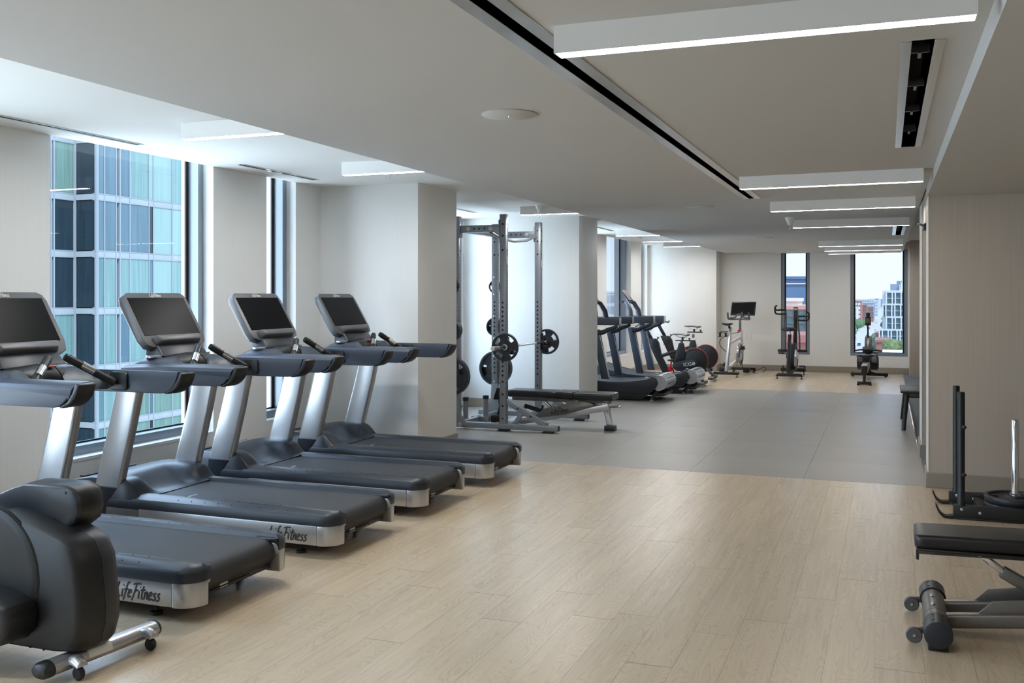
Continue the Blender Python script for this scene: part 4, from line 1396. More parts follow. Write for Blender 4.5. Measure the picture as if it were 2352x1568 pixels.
MB().lathe([(0, 0), (.035, 0), (.035, .006), (0, .006)], (.325, 0, .146), n=20).build('post_collar', M['zinc'], t)

def plate_mb(r, th, c=(0, 0, 0), axis=(0, 0, 1), bore=.025, holes=3, n=48):
    """grip plate: raised rim and hub, thin web pierced by grip slots"""
    mb = MB()
    mb.loftring([(r * .86, -th / 2), (r * .97, -th / 2), (r, -th * .3), (r, th * .3), (r * .97, th / 2), (r * .86, th / 2), (r * .83, th * .25), (r * .83, -th * .25)], c, axis, n)
    mb.loftring([(bore, -th / 2), (r * .30, -th / 2), (r * .34, -th * .25), (r * .34, th * .25), (r * .30, th / 2), (bore, th / 2)], c, axis, n)
    c, ax = Vector(c), Vector(axis).normalized()
    ref = Vector((0, 0, 1)) if abs(ax.z) < 0.9 else Vector((1, 0, 0))
    u = (ref - ax * ref.dot(ax)).normalized()
    v = ax.cross(u)
    hw = R(20 if holes == 4 else 26)
    # web between hub and rim, cut away at the grips from 0.52 r outward
    def sector(a0, a1, r0, r1, m):
        rings = []
        for k in range(m + 1):
            g = a0 + (a1 - a0) * k / m
            d_ = u * math.cos(g) + v * math.sin(g)
            rings.append([c + d_ * r0 - ax * th * .22, c + d_ * r1 - ax * th * .22, c + d_ * r1 + ax * th * .22, c + d_ * r0 + ax * th * .22])
        mb.loft(rings)
    for k in range(holes):
        g = 2 * PI * k / holes + R(8)
        sector(g + hw, g + 2 * PI / holes - hw, r * .33, r * .84, 8)
        sector(g - hw - .001, g + hw + .001, r * .33, r * .54, 4)
    return mb
def plate(label, r, th, loc, axis, group=None, rot=0.0, holes=3, m='iron'):
    t = thing('weight_plate', label, 'weight plate', loc, 0, group)
    p = plate_mb(r, th, (0, 0, 0), axis, holes=holes).build('disc', M[m], t, smooth=40)
    MB().loftring([(.0251, -th * .52), (.034, -th * .52), (.034, th * .52), (.0251, th * .52)], (0, 0, 0), axis, 20).build('bushing', M['zinc'], t)
    if rot:
        p.rotation_euler = {0: (rot, 0, 0), 1: (0, rot, 0), 2: (0, 0, rot)}[max(range(3), key=lambda i: abs(axis[i]))]
    return t
plate('lower black rubber weight plate lying on the push sled', .195, .048, (.825, 7.52, .061), (0, 0, 1), 'plates on the push sled', .4)
plate('upper black rubber weight plate lying on the push sled, round the chrome post', .195, .048, (.825, 7.52, .112), (0, 0, 1), 'plates on the push sled', 1.1)

# ---------------------------------------------------------------- power rack
XR, XF, YN, YF = -4.57, -4.0, 10.21, 11.38
rx, ry = XF, (YN + YF) / 2
rack = thing('power_rack', 'tall grey steel power rack with rows of holes in its posts, beside the first column', 'rack', (rx, ry, 0))
def rp(mb, name, m, bevel=.004, **k):
    return mb.build(name, m, rack, bevel=bevel, loc=(-rx, -ry, 0), **k)
def hole(mb, c, axis, r=.0115):
    mb.lathe([(0, 0), (r, 0), (r, .0012), (0, .0012)], c, axis, 10)
hb = None
def post(x, y, top, w=.076):
    p = rp(MB().box(x - w / 2, x + w / 2, y - w / 2, y + w / 2, .075, top), 'post', M['steel'])
    h1 = MB()
    zs_ = [.14, .28, .41, .55] + [.62 + .0508 * k for k in range(17)] + [2.02, 2.18, 2.31]
    for z in zs_:
        hole(h1, (x, y - w / 2, z), (0, -1, 0))
    tag(rp(h1, 'post_hole', M['void'], 0), kind='stuff').parent = p
    h2 = MB()
    for k in range(40):
        hole(h2, (x + w / 2, y + .0, .5 + .0381 * k), (1, 0, 0), .006)
    for z in (2.02, 2.18, 2.31): hole(h2, (x + w / 2, y, z), (1, 0, 0))
    tag(rp(h2, 'post_hole', M['void'], 0), kind='stuff').parent = p
    for ch in list(p.children): ch.location = (0, 0, 0)
    p.children[0].location = p.children[1].location = (0, 0, 0)
    return p
for x, y, tp_ in ((XF, YN, 2.416), (XF, YF, 2.406), (XR, YN, 2.406), (XR, YF, 2.40)):
    p = post(x, y, tp_)
    rp(MB().box(x - .038, x + .038, y - .038, y + .038, tp_, tp_ + .004), 'post_cap', M['char'])
    st = MB().box(x + .0385, x + .0392, y - .016, y + .016, 1.86, 1.95)
    if x == XF: rp(st, 'label_sticker', M['label'], 0)
def bolt(c, axis, r=.021):
    return rp(MB().lathe([(0, 0), (r, 0), (r, .004), (r * .7, .004), (r * .66, .013), (r * .3, .016), (0, .016)], c, axis, 12), 'bolt', M['zinc'], 0)
for y in (YN, YF):
    rp(MB().box(XR + .038, XF - .038, y - .032, y + .032, 2.225, 2.305), 'top_beam', M['steel'])
    for x, s in ((XR + .044, 1), (XF - .044, -1)):
        rp(MB().box(x - .006, x + .006, y - .045, y + .045, 2.17, 2.36), 'beam_flange', M['steel'])
    for x in (XR + .15, XF - .15): bolt((x, y - .032, 2.265), (0, -1, 0), .024)
    hm = MB()
    for k in range(3): hole(hm, (XR + .22 + .065 * k, y - .0322, 2.265), (0, -1, 0), .010)
    tag(rp(hm, 'beam_hole', M['void'], 0), kind='stuff')
rp(MB().tube([(XF - .16, YN, 2.225), (XF - .13, YN + .2, 2.17), (XF - .10, (YN + YF) / 2, 2.15), (XF - .06, YF - .25, 2.18), (XF - .02, YF - .04, 2.24)], .017, 12), 'pull_up_bar', M['steel'], 0, smooth=60)
rp(MB().box(XR - .03, XR + .03, YN + .038, YF - .038, 2.24, 2.31), 'rear_beam', M['steel'])
# base
for y, xe in ((YN, -3.355), (YF, -3.36)):
    rp(MB().box(XR - .22, xe, y - .036, y + .036, .022, .082), 'base_rail', M['steel'])
    rp(MB().box(xe - .002, xe + .006, y - .034, y + .034, .024, .08), 'end_cap', M['char'])
    for x in (xe - .12, XF, XR - .12):
        rp(MB().prism([(x - .065, 0), (x + .055, 0), (x + .075, .022), (x - .045, .022)], 'y', y - .05, y + .05), 'rubber_foot', M['matte'])
    rp(MB().bar((XF + .03, y, .335), (-3.49, y, .075), .05, .06), 'brace', M['steel'])
    rp(MB().bar((XF + .13, y, .08), (XF + .215, y, .205), .045, .045), 'brace_strut', M['steel'])
    for f in (.3, .62):
        c = Vector((XF + .03, y - .0255, .335)).lerp(Vector((-3.49, y - .0255, .075)), f)
        rp(MB().lathe([(0, 0), (.010, 0), (.010, .001), (0, .001)], c, (0, -1, 0), 10), 'brace_hole', M['void'], 0)
    bolt((XR + .05, y - .036, .052), (0, -1, 0), .026)
    for x in (XF - .07, XF + .09):
        rp(MB().lathe([(0, 0), (.022, 0), (.022, .004), (.012, .004), (.012, .014), (0, .014)], (x, y, .082), (0, 0, 1), 12), 'bolt', M['zinc'], 0)
    g = MB().prism([(XR - .16, .08), (XR + .13, .08), (XR + .05, .2), (XR + .038, .42), (XR - .038, .42), (XR - .05, .2)], 'y', y - .046, y - .038)
    rp(g, 'gusset', M['steel'], .002)
rp(MB().box(XR + .02, XR + .08, YN + .036, YF - .036, .025, .085), 'rear_base_beam', M['steel'])
for x, y in ((-4.43, 10.72), (-4.58, 10.47)):
    rp(MB().lathe([(0, 0), (.031, 0), (.031, .25), (0, .25)], (x, y, .04), n=18), 'bar_holder', M['steel'], 0)
    rp(MB().loftring([(.024, .25), (.036, .25), (.036, .29), (.024, .29)], (x, y, .04), (0, 0, 1), 18), 'holder_collar', M['matte'], 0)
rp(MB().box(-4.60, -4.38, 10.68, 10.76, .022, .085), 'holder_base', M['steel'])
# storage pegs and spotter arm
for y, s in ((YN, -1), (YF, 1)):
    for z in (.60, 1.12, 1.625):
        rp(MB().lathe([(0, 0), (.019, 0), (.019, .20), (0, .2)], (XR - .03, y + s * .038, z), (0, s, 0), 16), 'plate_peg', M['zinc'], 0)
    for k, z in enumerate((.44, .76, .98, 1.26, 1.53, 1.74)):
        bolt((XR, YF - .0385, z), (0, -1, 0), .016) if s > 0 else None
rp(MB().bar((-4.05, 11.0, .20), (-3.86, 11.1, .13), .07, .05), 'spotter_arm', M['matte'])
rp(MB().bar((-3.88, 11.1, .06), (-3.845, 11.1, .20), .03, .025), 'spotter_stop', M['matte'])
for y in (YN, YF):
    rp(MB().box(XF + .038, XF + .05, y - .045, y + .045, .84, 1.05).box(XF + .05, XF + .12, y - .03, y + .03, .855, .905).box(XF + .11, XF + .12, y - .03, y + .03, .905, .965), 'bar_hook', M['matte'], .004)
# black handle attachment leaning on the holder
t = thing('bar_attachment', 'black trapezoid handle attachment leaning on the tube holder inside the power rack', 'attachment', (-4.30, 10.80, 0))
MB().loft([[(-.06, -.03, .28), (.045, -.03, .28), (.045, .03, .28), (-.06, .03, .28)], [(-.015, -.02, .42), (.035, -.02, .42), (.035, .02, .42), (-.015, .02, .42)]]).build('grip_pad', M['black'], t, bevel=.008)
MB().tube([(.01, 0, .28), (.02, 0, .2), (-.01, 0, .08), (-.015, 0, .02)], [.012, .014, .018, .02], 10).build('strap', M['black'], t)
MB().box(-.085, .02, -.04, .04, .0, .10).build('weight_block', M['black'], t, bevel=.015)

# barbell on the hooks and its two plates
bbx, bbz = -3.935, .942
t = thing('barbell', 'steel barbell resting on the front hooks of the power rack', 'barbell', (bbx, ry, bbz))
MB().lathe([(0, -.66), (.014, -.66), (.014, .66), (0, .66)], (0, 0, 0), (0, 1, 0), 16).build('shaft', M['chrome'], t)
for s in (-1, 1):
    MB().lathe([(0, .655), (.038, .655), (.038, .685), (.0248, .69), (.0248, 1.08), (.022, 1.085), (.0, 1.085)], (0, 0, 0), (0, s, 0), 22).build('sleeve', M['chrome'], t, smooth=40)
plate('black three-grip weight plate on the near end of the barbell', .157, .034, (bbx, ry - .715, bbz), (0, 1, 0), 'plates on the barbell', .5, 4)
plate('black three-grip weight plate on the far end of the barbell', .157, .034, (bbx, ry + .715, bbz), (0, 1, 0), 'plates on the barbell', .9, 4)
px = XR - .03
SG = 'plates stored on the power rack pegs'
for k, (nm, z, r) in enumerate((('large', .60, .215), ('medium', 1.12, .118), ('small', 1.625, .083))):
    for q in range(2 if k < 2 else 1):
        plate('%s plate on the %s peg of the rack post behind the column, %s one' % (nm, ('lowest', 'middle', 'top')[k], ('inner', 'outer')[q]) if k < 2 else 'small weight plate on the top peg of the rack post behind the first column',
              r, .036, (px, YN - .062 - .042 * q, z), (0, 1, 0), SG, .3 + .5 * q, 3)
        plate('%s plate on the %s peg of the far rear rack post, %s one' % (nm, ('lowest', 'middle', 'top')[k], ('inner', 'outer')[q]) if k < 2 else 'small weight plate on the top peg of the far rear rack post',
              r, .036, (px, YF + .062 + .042 * q, z), (0, 1, 0), SG, .2 + .7 * q, 3)

# ---------------------------------------------------------------- three-pad adjustable bench in the rack
t = thing('weight_bench', 'silver framed adjustable bench with three black pads, standing in the power rack', 'bench', (-3.45, 10.66, 0))
def lx(x): return x + 3.45
def pad(name, x0, x1, zt, tilt=0.0):
    prof = rrect(.29, .082, .03, 5)
    rg_ = []
    L_ = x1 - x0
    for f, sc in ((0, .8), (.03, .95), (.08, 1), (.92, 1), (.97, .95), (1, .8)):
        x = x0 + L_ * f
        rg_.append([(lx(x), u * (.96 + .04 * sc), zt - .041 + v * sc) for u, v in prof])
    return MB().loft(rg_).build(name, M['vinyl'], t, smooth=60)
pad('back_pad', -4.085, -3.505, .428)
pad('middle_pad', -3.498, -3.292, .43)
pad('seat_pad', -3.285, -2.832, .424)
MB().box(lx(-4.06), lx(-3.30), -.04, .04, .30, .345).build('pad_rail', M['bench'], t, bevel=.008)
MB().box(lx(-3.28), lx(-2.88), -.035, .035, .30, .342).build('pad_rail', M['bench'], t, bevel=.008)
MB().bar((lx(-4.02), 0, .045), (lx(-2.90), 0, .262), .075, .075).build('main_beam', M['silver'], t, bevel=.012)
MB().prism([(lx(-3.82), .10), (lx(-3.42), .16), (lx(-3.06), .27), (lx(-3.10), .30), (lx(-3.28), .345), (lx(-3.36), .335), (lx(-3.42), .27), (lx(-3.66), .22), (lx(-3.74), .16)], 'y', -.05, -.042).build('side_plate', M['bench'], t, bevel=.003)
MB().prism([(lx(-3.82), .10), (lx(-3.42), .16), (lx(-3.06), .27), (lx(-3.10), .30), (lx(-3.28), .345), (lx(-3.36), .335), (lx(-3.42), .27), (lx(-3.66), .22), (lx(-3.74), .16)], 'y', .042, .05).build('side_plate', M['bench'], t, bevel=.003)
sm_ = script_mb('LifeFitness', .21, frame_M((lx(-3.475), -.0505, .205), (math.cos(.16), 0, math.sin(.16)), (-math.sin(.16), 0, math.cos(.16))), .07)
sm_.build('lettering', M['ink'], t, smooth=0)
MB().tube([(lx(-3.70), 0, .32), (lx(-3.57), 0, .21)], .018, 12).build('adjust_strut', M['chrome'], t)
for x, z in ((-3.285, .355), (-3.27, .315), (-2.92, .335)):
    MB().lathe([(0, -.062), (.024, -.062), (.026, -.04), (.026, .04), (.024, .062), (0, .062)], (lx(x), 0, z), (0, 1, 0), 18).build('hinge', M['chrome'], t)
MB().loft([[(lx(-2.955) + .04 * a, b * .032, .315) for a, b in ((-1, -1), (1, -1), (1, 1), (-1, 1))], [(lx(-2.895) + .036 * a, b * .032, .055) for a, b in ((-1, -1), (1, -1), (1, 1), (-1, 1))]]).build('front_leg', M['chrome'], t, bevel=.014, seg=3)
MB().box(lx(-2.95), lx(-2.835), -.065, .065, 0, .058).build('rubber_foot', M['char'], t, bevel=.01)
MB().bar((lx(-2.93), -.02, .262), (lx(-2.80), -.02, .272), .022, .022).build('carry_handle', M['bench'], t, bevel=.007)
MB().bar((lx(-2.80), -.02, .272), (lx(-2.765), -.02, .275), .026, .026).build('handle_grip', M['chrome'], t, bevel=.008)
MB().box(lx(-4.12), lx(-3.98), -.22, .22, .02, .08).build('rear_foot_bar', M['silver'], t, bevel=.012)
for y in (-.2, .2):
    MB().box(lx(-4.10), lx(-4.0), y - .05, y + .05, 0, .03).build('rubber_foot', M['char'], t, bevel=.008)
    MB().lathe([(0, -.012), (.035, -.012), (.035, .012), (0, .012)], (lx(-4.135), y * .7, .04), (0, 1, 0), 20).build('wheel', M['chrome'], t, bevel=.003)

# ---------------------------------------------------------------- curved manual treadmills: local x from the rear end (0) to the front (-1.75)
def make_curved(label):
    t = thing('curved_treadmill', label, 'treadmill', (0, 0, 0), 0, 'curved treadmills past the second column')
    def top(x):                       # sag of the slatted deck
        u = (x + .75) / .75
        return .262 + .115 * u * u
    xs = [-.16 - .08 * k for k in range(19)]
    side = [(-.05, .06)] + [(-.03, .13), (-.01, .2), (0, .255), (-.012, .31), (-.045, .35), (-.09, .373)] + [(x, top(x)) for x in xs] + [(-1.66, .37), (-1.70, .30), (-1.69, .12), (-1.60, .03), (-.42, .022), (-.30, .035)]
    for s in (-1, 1):
        a, b = sorted((s * .40, s * .335))
        up = [(x, z) for x, z in side if True]
        MB().prism([(-.235, .10)] + [(-.14, .19), (-.105, .255), (-.13, .325), (-.18, .36)] + [(x, top(x) + .004) for x in xs if x < -.2] + [(-1.66, .37), (-1.70, .30), (-1.69, .12)], 'y', a, b).build('side_cover', M['char'], t, bevel=.006)
        MB().prism([(-1.69, .118), (-.235, .098), (-.36, .016), (-1.60, .016)], 'y', a + .012, b - .012).build('side_skirt', M['matte'], t, bevel=.004)
        if s < 0:
            text_mb('GP STRENGTH', .075, frame_M((-.80, -.4008, .165), (1, 0, 0), (0, 0, 1)), 0, 1.1).build('lettering', M['ink'], t, smooth=0)
        MB().box(-.30, -.26, s * .34 - .02, s * .34 + .02, .325, .345).build('edge_clip', M['zinc'], t, bevel=.004)
        MB().lathe([(0, 0), (.03, 0), (.03, .012), (.012, .014), (.012, .05), (0, .05)], (-.215, s * .30, 0), n=14).build('foot', M['zinc'], t)
        MB().bar((-.215, s * .30, .03), (-.12, s * .30, .15), .05, .05).build('foot_bracket', M['matte'], t, bevel=.004)
        # upright, hand rail and its curved support
        MB().loft([[(-.88 + .055 * p, s * .385 + q * .022, .30) for p, q in ((-1, -1), (1, -1), (1, 1), (-1, 1))], [(-1.02 + .058 * p, s * .385 + q * .022, 1.02) for p, q in ((-1, -1), (1, -1), (1, 1), (-1, 1))]]).build('upright', M['slate'], t, bevel=.005)
        MB().bar((-.823, s * .385, .33), (-.964, s * .385, .97), .046, .008, (1, 0, .2)).build('upright_edge', M['silver'], t)
        MB().box(-1.22, -.66, s * .385 - .032, s * .385 + .032, 1.085, 1.19).build('hand_rail', M['slate'], t, bevel=.006)
        MB().box(-.662, -.648, s * .385 - .033, s * .385 + .033, 1.083, 1.192).build('rail_end', M['silver'], t, bevel=.003)
        MB().tube([(-.70, s * .385, 1.075), (-.76, s * .385, 1.045), (-.84, s * .385, 1.02), (-.90, s * .385, .985), (-1.0, s * .385, .965)], [.022, .026, .03, .034, .04], 10).build('rail_support', M['char'], t)
    # slats
    for k in range(27):
        x = -.18 - k * .0545
        dx = .0262
        MB().loft([[(x - dx, y, top(x - dx) - .004), (x + dx, y, top(x + dx) - .004), (x + dx, y, top(x + dx) - .02), (x - dx, y, top(x - dx) - .02)] for y in (-.333, .333)]).build('slat', M['belt'], t)
    MB().loft([[(-.10 + r_ * math.cos(g), y, .262 + r_ * math.sin(g)) for g in [R(110 - 24 * k) for k in range(10)] for r_ in (.112,)] + [(-.18, y, .2)] for y in (-.36, .36)]).build('rear_drum_cover', M['silver'], t, smooth=30)
    for k in range(3):
        g = R(70 - 38 * k)
        c = Vector((-.10 + .113 * math.cos(g), 0, .262 + .113 * math.sin(g)))
        MB().bar(c + Vector((0, -.24, 0)), c + Vector((0, .24, 0)), .004, .006).build('drum_slot', M['void'], t, smooth=0)
    MB().box(-.19, -.03, -.30, .30, .07, .11).build('rear_beam', M['matte'], t, bevel=.005)
    # console arch and tablet
    for s in (-1, 1):
        MB().tube([(-1.05, s * .30, 1.12), (-1.07, s * .27, 1.28), (-1.13, s * .22, 1.40), (-1.20, s * .16, 1.43)], [.045, .042, .036, .03], 10, flat=.55).build('console_arch', M['slate'], t, smooth=60)
    MB().box(-1.26, -1.13, -.20, .20, 1.40, 1.435).build('console_shelf', M['char'], t, bevel=.01)
    MB().tube([(-1.06, -.37, 1.11), (-1.10, 0, 1.12), (-1.06, .37, 1.11)], .032, 12).build('cross_tube', M['char'], t)
    tb = MB().loft([[(-1.13, y, 1.43), (-1.12, y, 1.437), (-1.245, y, 1.605), (-1.26, y, 1.598)] for y in (-.14, .14)])
    d_ = tb.build('display', M['char'], t, bevel=.004)
    MB().loft([[(-1.1215, y, 1.4425), (-1.1195, y, 1.444), (-1.238, y, 1.600), (-1.240, y, 1.5985)] for y in (-.125, .125)]).build('screen', M['screen'], d_, smooth=0)
    return t
c0 = make_curved('black curved treadmill nearer the second column, its side towards the bench')
c0.location = (-2.945, 14.2, 0)
dup(c0, (-2.72, 15.42, 0), None, 'black curved treadmill behind the first curved one, next to the exercise bikes')

# ---------------------------------------------------------------- indoor cycles: local x along the bike (rear +), origin under the flywheel
def make_icg(label):
    t = thing('exercise_bike', label, 'exercise bike', (0, 0, 0), 0, 'indoor cycles by the windows')
    MB().lathe([(0, -.022), (.20, -.022), (.215, -.016), (.217, 0), (.215, .016), (.20, .022), (0, .022)], (0, 0, .425), (0, 1, 0), 48).build('flywheel', M['black'], t, smooth=40)
    MB().loftring([(.214, -.012), (.2215, -.009), (.2215, .009), (.214, .012)], (0, 0, .425), (0, 1, 0), 48).build('flywheel_rim', M['red'], t)
    MB().lathe([(0, 0), (.165, 0), (.165, .006), (.15, .012), (0, .015)], (0, -.022, .425), (0, -1, 0), 40).build('wheel_cover', M['matte'], t, smooth=40)
    cg = [(-.36, .30), (-.30, .25), (-.10, .28), (.02, .33), (.045, .39), (.0, .445), (-.12, .445), (-.30, .40), (-.37, .36)]
    MB().prism(cg, 'y', -.062, -.040).build('chain_guard', M['char'], t, bevel=.008)
    text_mb('ICG', .085, frame_M((-.115, -.0625, .365), (math.cos(.13), 0, math.sin(.13)), (-math.sin(.13), 0, math.cos(.13)))).build('lettering', M['pale'], t, smooth=0)
    lg = MB()
    for k in range(5):
        g = 2 * PI * k / 5
        lg.lathe([(0, 0), (.010, 0), (.010, .0008), (0, .0008)], (-.012 + .017 * math.cos(g), -.0625, .383 + .017 * math.sin(g)), (0, -1, 0), 10)
    tag(lg.build('logo', M['pale'], t, smooth=0), kind='stuff')
    # frame: front tube, low beam, seat tower, rear fork
    MB().loft([[(-.82, -.04, .79), (-.66, -.04, .79), (-.66, .04, .79), (-.82, .04, .79)], [(-.76, -.045, .66), (-.61, -.045, .72), (-.61, .045, .72), (-.76, .045, .66)], [(-.68, -.03, .48), (-.56, -.03, .50), (-.56, .03, .50), (-.68, .03, .48)], [(-.56, -.03, .24), (-.44, -.03, .27), (-.44, .03, .27), (-.56, .03, .24)], [(-.46, -.03, .09), (-.38, -.03, .09), (-.38, .03, .09), (-.46, .03, .09)]]).build('front_frame', M['black'], t, bevel=.010)
    MB().bar((-.60, 0, .49), (-.24, 0, .60), .05, .06).build('top_tube', M['black'], t, bevel=.012)
    MB().loft([[(-.34, -.035, .33), (-.16, -.035, .33), (-.16, .035, .33), (-.34, .035, .33)], [(-.32, -.035, .55), (-.15, -.035, .52), (-.15, .035, .52), (-.32, .035, .55)], [(-.27, -.03, .72), (-.19, -.03, .72), (-.19, .03, .72), (-.27, .03, .72)]]).build('seat_tower', M['black'], t, bevel=.012)
    MB().bar((-.42, 0, .12), (.12, 0, .20), .05, .05).build('lower_beam', M['black'], t, bevel=.012)
    MB().bar((.02, 0, .22), (.15, 0, .07), .06, .05).build('rear_strut', M['gun'], t, bevel=.01)
    MB().box(.08, .17, -.26, .26, .035, .085).build('rear_foot_bar', M['matte'], t, bevel=.012)
    MB().box(-.55, -.47, -.26, .26, .035, .085).build('front_foot_bar', M['matte'], t, bevel=.012)
    for x in (.125, -.51):
        for y in (-.23, .23):
            MB().lathe([(0, 0), (.025, 0), (.025, .01), (.01, .012), (.01, .04), (0, .04)], (x, y, 0), n=12).build('foot', M['zinc'], t)
            MB().box(x - .05, x + .05, y - .035, y + .035, .06, .092).build('bar_cap', M['silver'], t, bevel=.008)
    # posts, saddle, bars
    MB().box(-.245, -.205, -.018, .018, .70, .765).build('seat_post', M['gun'], t, bevel=.004)
    MB().box(-.33, -.06, -.02, .02, .752, .772).build('seat_slider', M['matte'], t, bevel=.004)
    MB().lathe([(0, 0), (.012, 0), (.012, .02), (.022, .024), (.022, .034), (0, .036)], (-.095, 0, .772), n=14).build('slider_knob', M['matte'], t)
    sd = MB()
    rgs = []
    for x, w_, h_ in ((-.385, .018, .010), (-.36, .026, .016), (-.29, .036, .02), (-.22, .062, .024), (-.16, .094, .03), (-.12, .10, .034), (-.098, .08, .026)):
        rgs.append([(x, w_ * math.cos(2 * PI * k / 14), .868 + h_ * (.55 * math.sin(2 * PI * k / 14)) - .010 * (x > -.2)) for k in range(14)])
    sd.loft(rgs)
    MB().tube([(-.33, 0, .855), (-.27, 0, .82), (-.2, 0, .80), (-.14, 0, .835)], .008, 8).build('saddle_rail', M['zinc'], t)
    MB().lathe([(0, 0), (.018, 0), (.018, .05), (0, .05)], (-.21, 0, .77), n=12).build('saddle_clamp', M['matte'], t)
    sd.build('saddle', M['vinyl'], t, smooth=60)
    MB().bar((-.74, 0, .78), (-.90, 0, 1.06), .04, .055).build('handle_post', M['black'], t, bevel=.008)
    MB().lathe([(0, 0), (.010, 0), (.010, .025), (.024, .03), (.024, .042), (0, .044)], (-.64, 0, .775), (.5, 0, 1), 12).build('post_knob', M['matte'], t)
    MB().tube([(-.96, 0, 1.05), (-.88, -.05, 1.065), (-.80, -.17, 1.05), (-.72, -.20, 1.03), (-.70, -.20, 1.06)], .016, 10).build('handlebar', M['gun'], t)
    MB().tube([(-.96, 0, 1.05), (-.88, .05, 1.065), (-.80, .17, 1.05), (-.72, .20, 1.03), (-.70, .20, 1.06)], .016, 10).build('handlebar', M['gun'], t)
    MB().tube([(-.98, -.16, .99), (-.93, -.10, 1.03), (-.93, .10, 1.03), (-.98, .16, .99)], .014, 10).build('aero_bar', M['gun'], t)
    MB().loft([[(-.99, y, 1.08), (-.985, y, 1.07), (-.90, y, 1.135), (-.905, y, 1.145)] for y in (-.07, .07)]).build('bike_computer', M['matte'], t, bevel=.003)
    for s in (-1, 1):
        MB().bar((-.40, s * .085, .285), (-.36 + .02 * s, s * .085, .285 + .15 * -s), .012, .03).build('crank', M['red'], t, bevel=.006)
        c = Vector((-.36 + .02 * s, s * .13, .285 - .15 * s))
        MB().obox(c, (.10, .075, .026)).build('pedal', M['matte'], t, bevel=.006)
    MB().lathe([(0, 0), (.045, 0), (.045, .012), (0, .014)], (-.40, -.066, .285), (0, -1, 0), 24).build('crank_disc', M['red'], t)
    for x, z in ((-.72, .66), (-.16, .66), (-.20, .60)):
        pass
    MB().tube([(-.745, -.02, .67), (-.76, -.03, .62)], .004, 6).build('lever', M['red'], t)
    MB().tube([(-.165, -.036, .66), (-.13, -.05, .60)], .004, 6).build('lever', M['red'], t)
    return t
b0 = make_icg('black indoor cycle with red rim behind the curved treadmills, the nearer of two')
b0.location = (-2.99, 16.4, 0)
dup(b0, (-3.02, 17.62, 0), None, 'black indoor cycle with red rim, the farther of two, with a higher saddle')
b1 = [o for o in bpy.data.objects if o.name.startswith('exercise_bike') and o is not b0][0]
for ch in b1.children:
    if ch.name.split('.')[0] in ('saddle', 'saddle_rail', 'saddle_clamp', 'seat_slider', 'slider_knob'): ch.location = (0, 0, .10)
    if ch.name.split('.')[0] == 'seat_post': ch.scale = (1, 1, 1); ch.location = (0, 0, .06)

# ---------------------------------------------------------------- studio bike with the big screen, facing the back wall
t = thing('exercise_bike', 'white framed studio bike with a large black touchscreen in the far left corner', 'exercise bike', (-2.72, 19.2, 0), R(-6))
MB().box(-.24, .24, -.73, -.66, .045, .095).build('rear_foot_bar', M['matte'], t, bevel=.012)
MB().box(-.24, .24, .60, .67, .045, .095).build('front_foot_bar', M['matte'], t, bevel=.012)
for y in (-.695, .635):
    for x in (-.2, .2):
        MB().lathe([(0, 0), (.026, 0), (.026, .012), (.01, .014), (.01, .05), (0, .05)], (x, y, 0), n=12).build('foot', M['matte'], t)
for x in (-.205, .205):
    MB().lathe([(0, -.02), (.035, -.02), (.035, .02), (0, .02)], (x, .70, .05), (1, 0, 0), 18).build('transport_wheel', M['matte'], t, bevel=.004)
MB().bar((0, -.70, .09), (0, -.38, .92), .055, .075, (0, 1, 0)).build('rear_post', M['silver'], t, bevel=.012)
MB().loft([[(-.025, -.50, .20), (.025, -.50, .20), (.025, -.40, .16), (-.025, -.40, .16)], [(-.028, .18, .30), (.028, .18, .30), (.028, .30, .22), (-.028, .30, .22)], [(-.03, .40, .62), (.03, .40, .62), (.03, .52, .58), (-.03, .52, .58)], [(-.025, .36, .85), (.025, .36, .85), (.025, .44, .85), (-.025, .44, .85)]]).build('main_frame', M['white'], t, bevel=.014)
MB().bar((0, -.46, .62), (0, .40, .70), .045, .06).build('top_tube', M['white'], t, bevel=.014)
MB().lathe([(0, -.016), (.20, -.016), (.225, -.012), (.225, .012), (.20, .016), (0, .016)], (.02, .30, .38), (1, 0, 0), 40).build('flywheel', M['gun'], t, smooth=40)
MB().loftring([(.20, -.017), (.226, -.014), (.226, .014), (.20, .017)], (.02, .30, .38), (1, 0, 0), 40).build('flywheel_rim', M['chrome'], t)
MB().loft([[(.05, -.20, .26), (.05, -.05, .22), (.05, .30, .28), (.05, .36, .40), (.05, .25, .46), (.05, -.18, .42)], [(.085, -.18, .28), (.085, -.05, .25), (.085, .28, .30), (.085, .33, .40), (.085, .24, .44), (.085, -.16, .40)]]).build('belt_guard', M['silver'], t, bevel=.008)
for s in (-1, 1):
    MB().bar((s * .10, -.12, .34), (s * .10, -.12 + .06 * s, .34 + .16 * s), .012, .028, (0, 1, 0)).build('crank', M['matte'], t, bevel=.004)
    c = Vector((s * .155, -.12 + .06 * s, .34 + .16 * s))
    MB().obox(c, (.085, .10, .03)).build('pedal', M['matte'], t, bevel=.008)
    MB().obox(c + Vector((0, .0, .035)), (.07, .06, .04)).build('toe_cage', M['red'] if False else M['matte'], t, bevel=.012)
    MB().lathe([(0, -.04), (.035, -.04), (.03, -.025), (.02, -.02), (.02, .02), (.03, .025), (.035, .04), (0, .04)], (-.17 + .11 * (s > 0), -.50, .78), (0, 0, 1), 16).build('dumbbell', M['matte'], t)
MB().tube([(-.17, -.50, .83), (-.03, -.46, .84)], .008, 8).build('weight_holder', M['matte'], t)
rgs = []
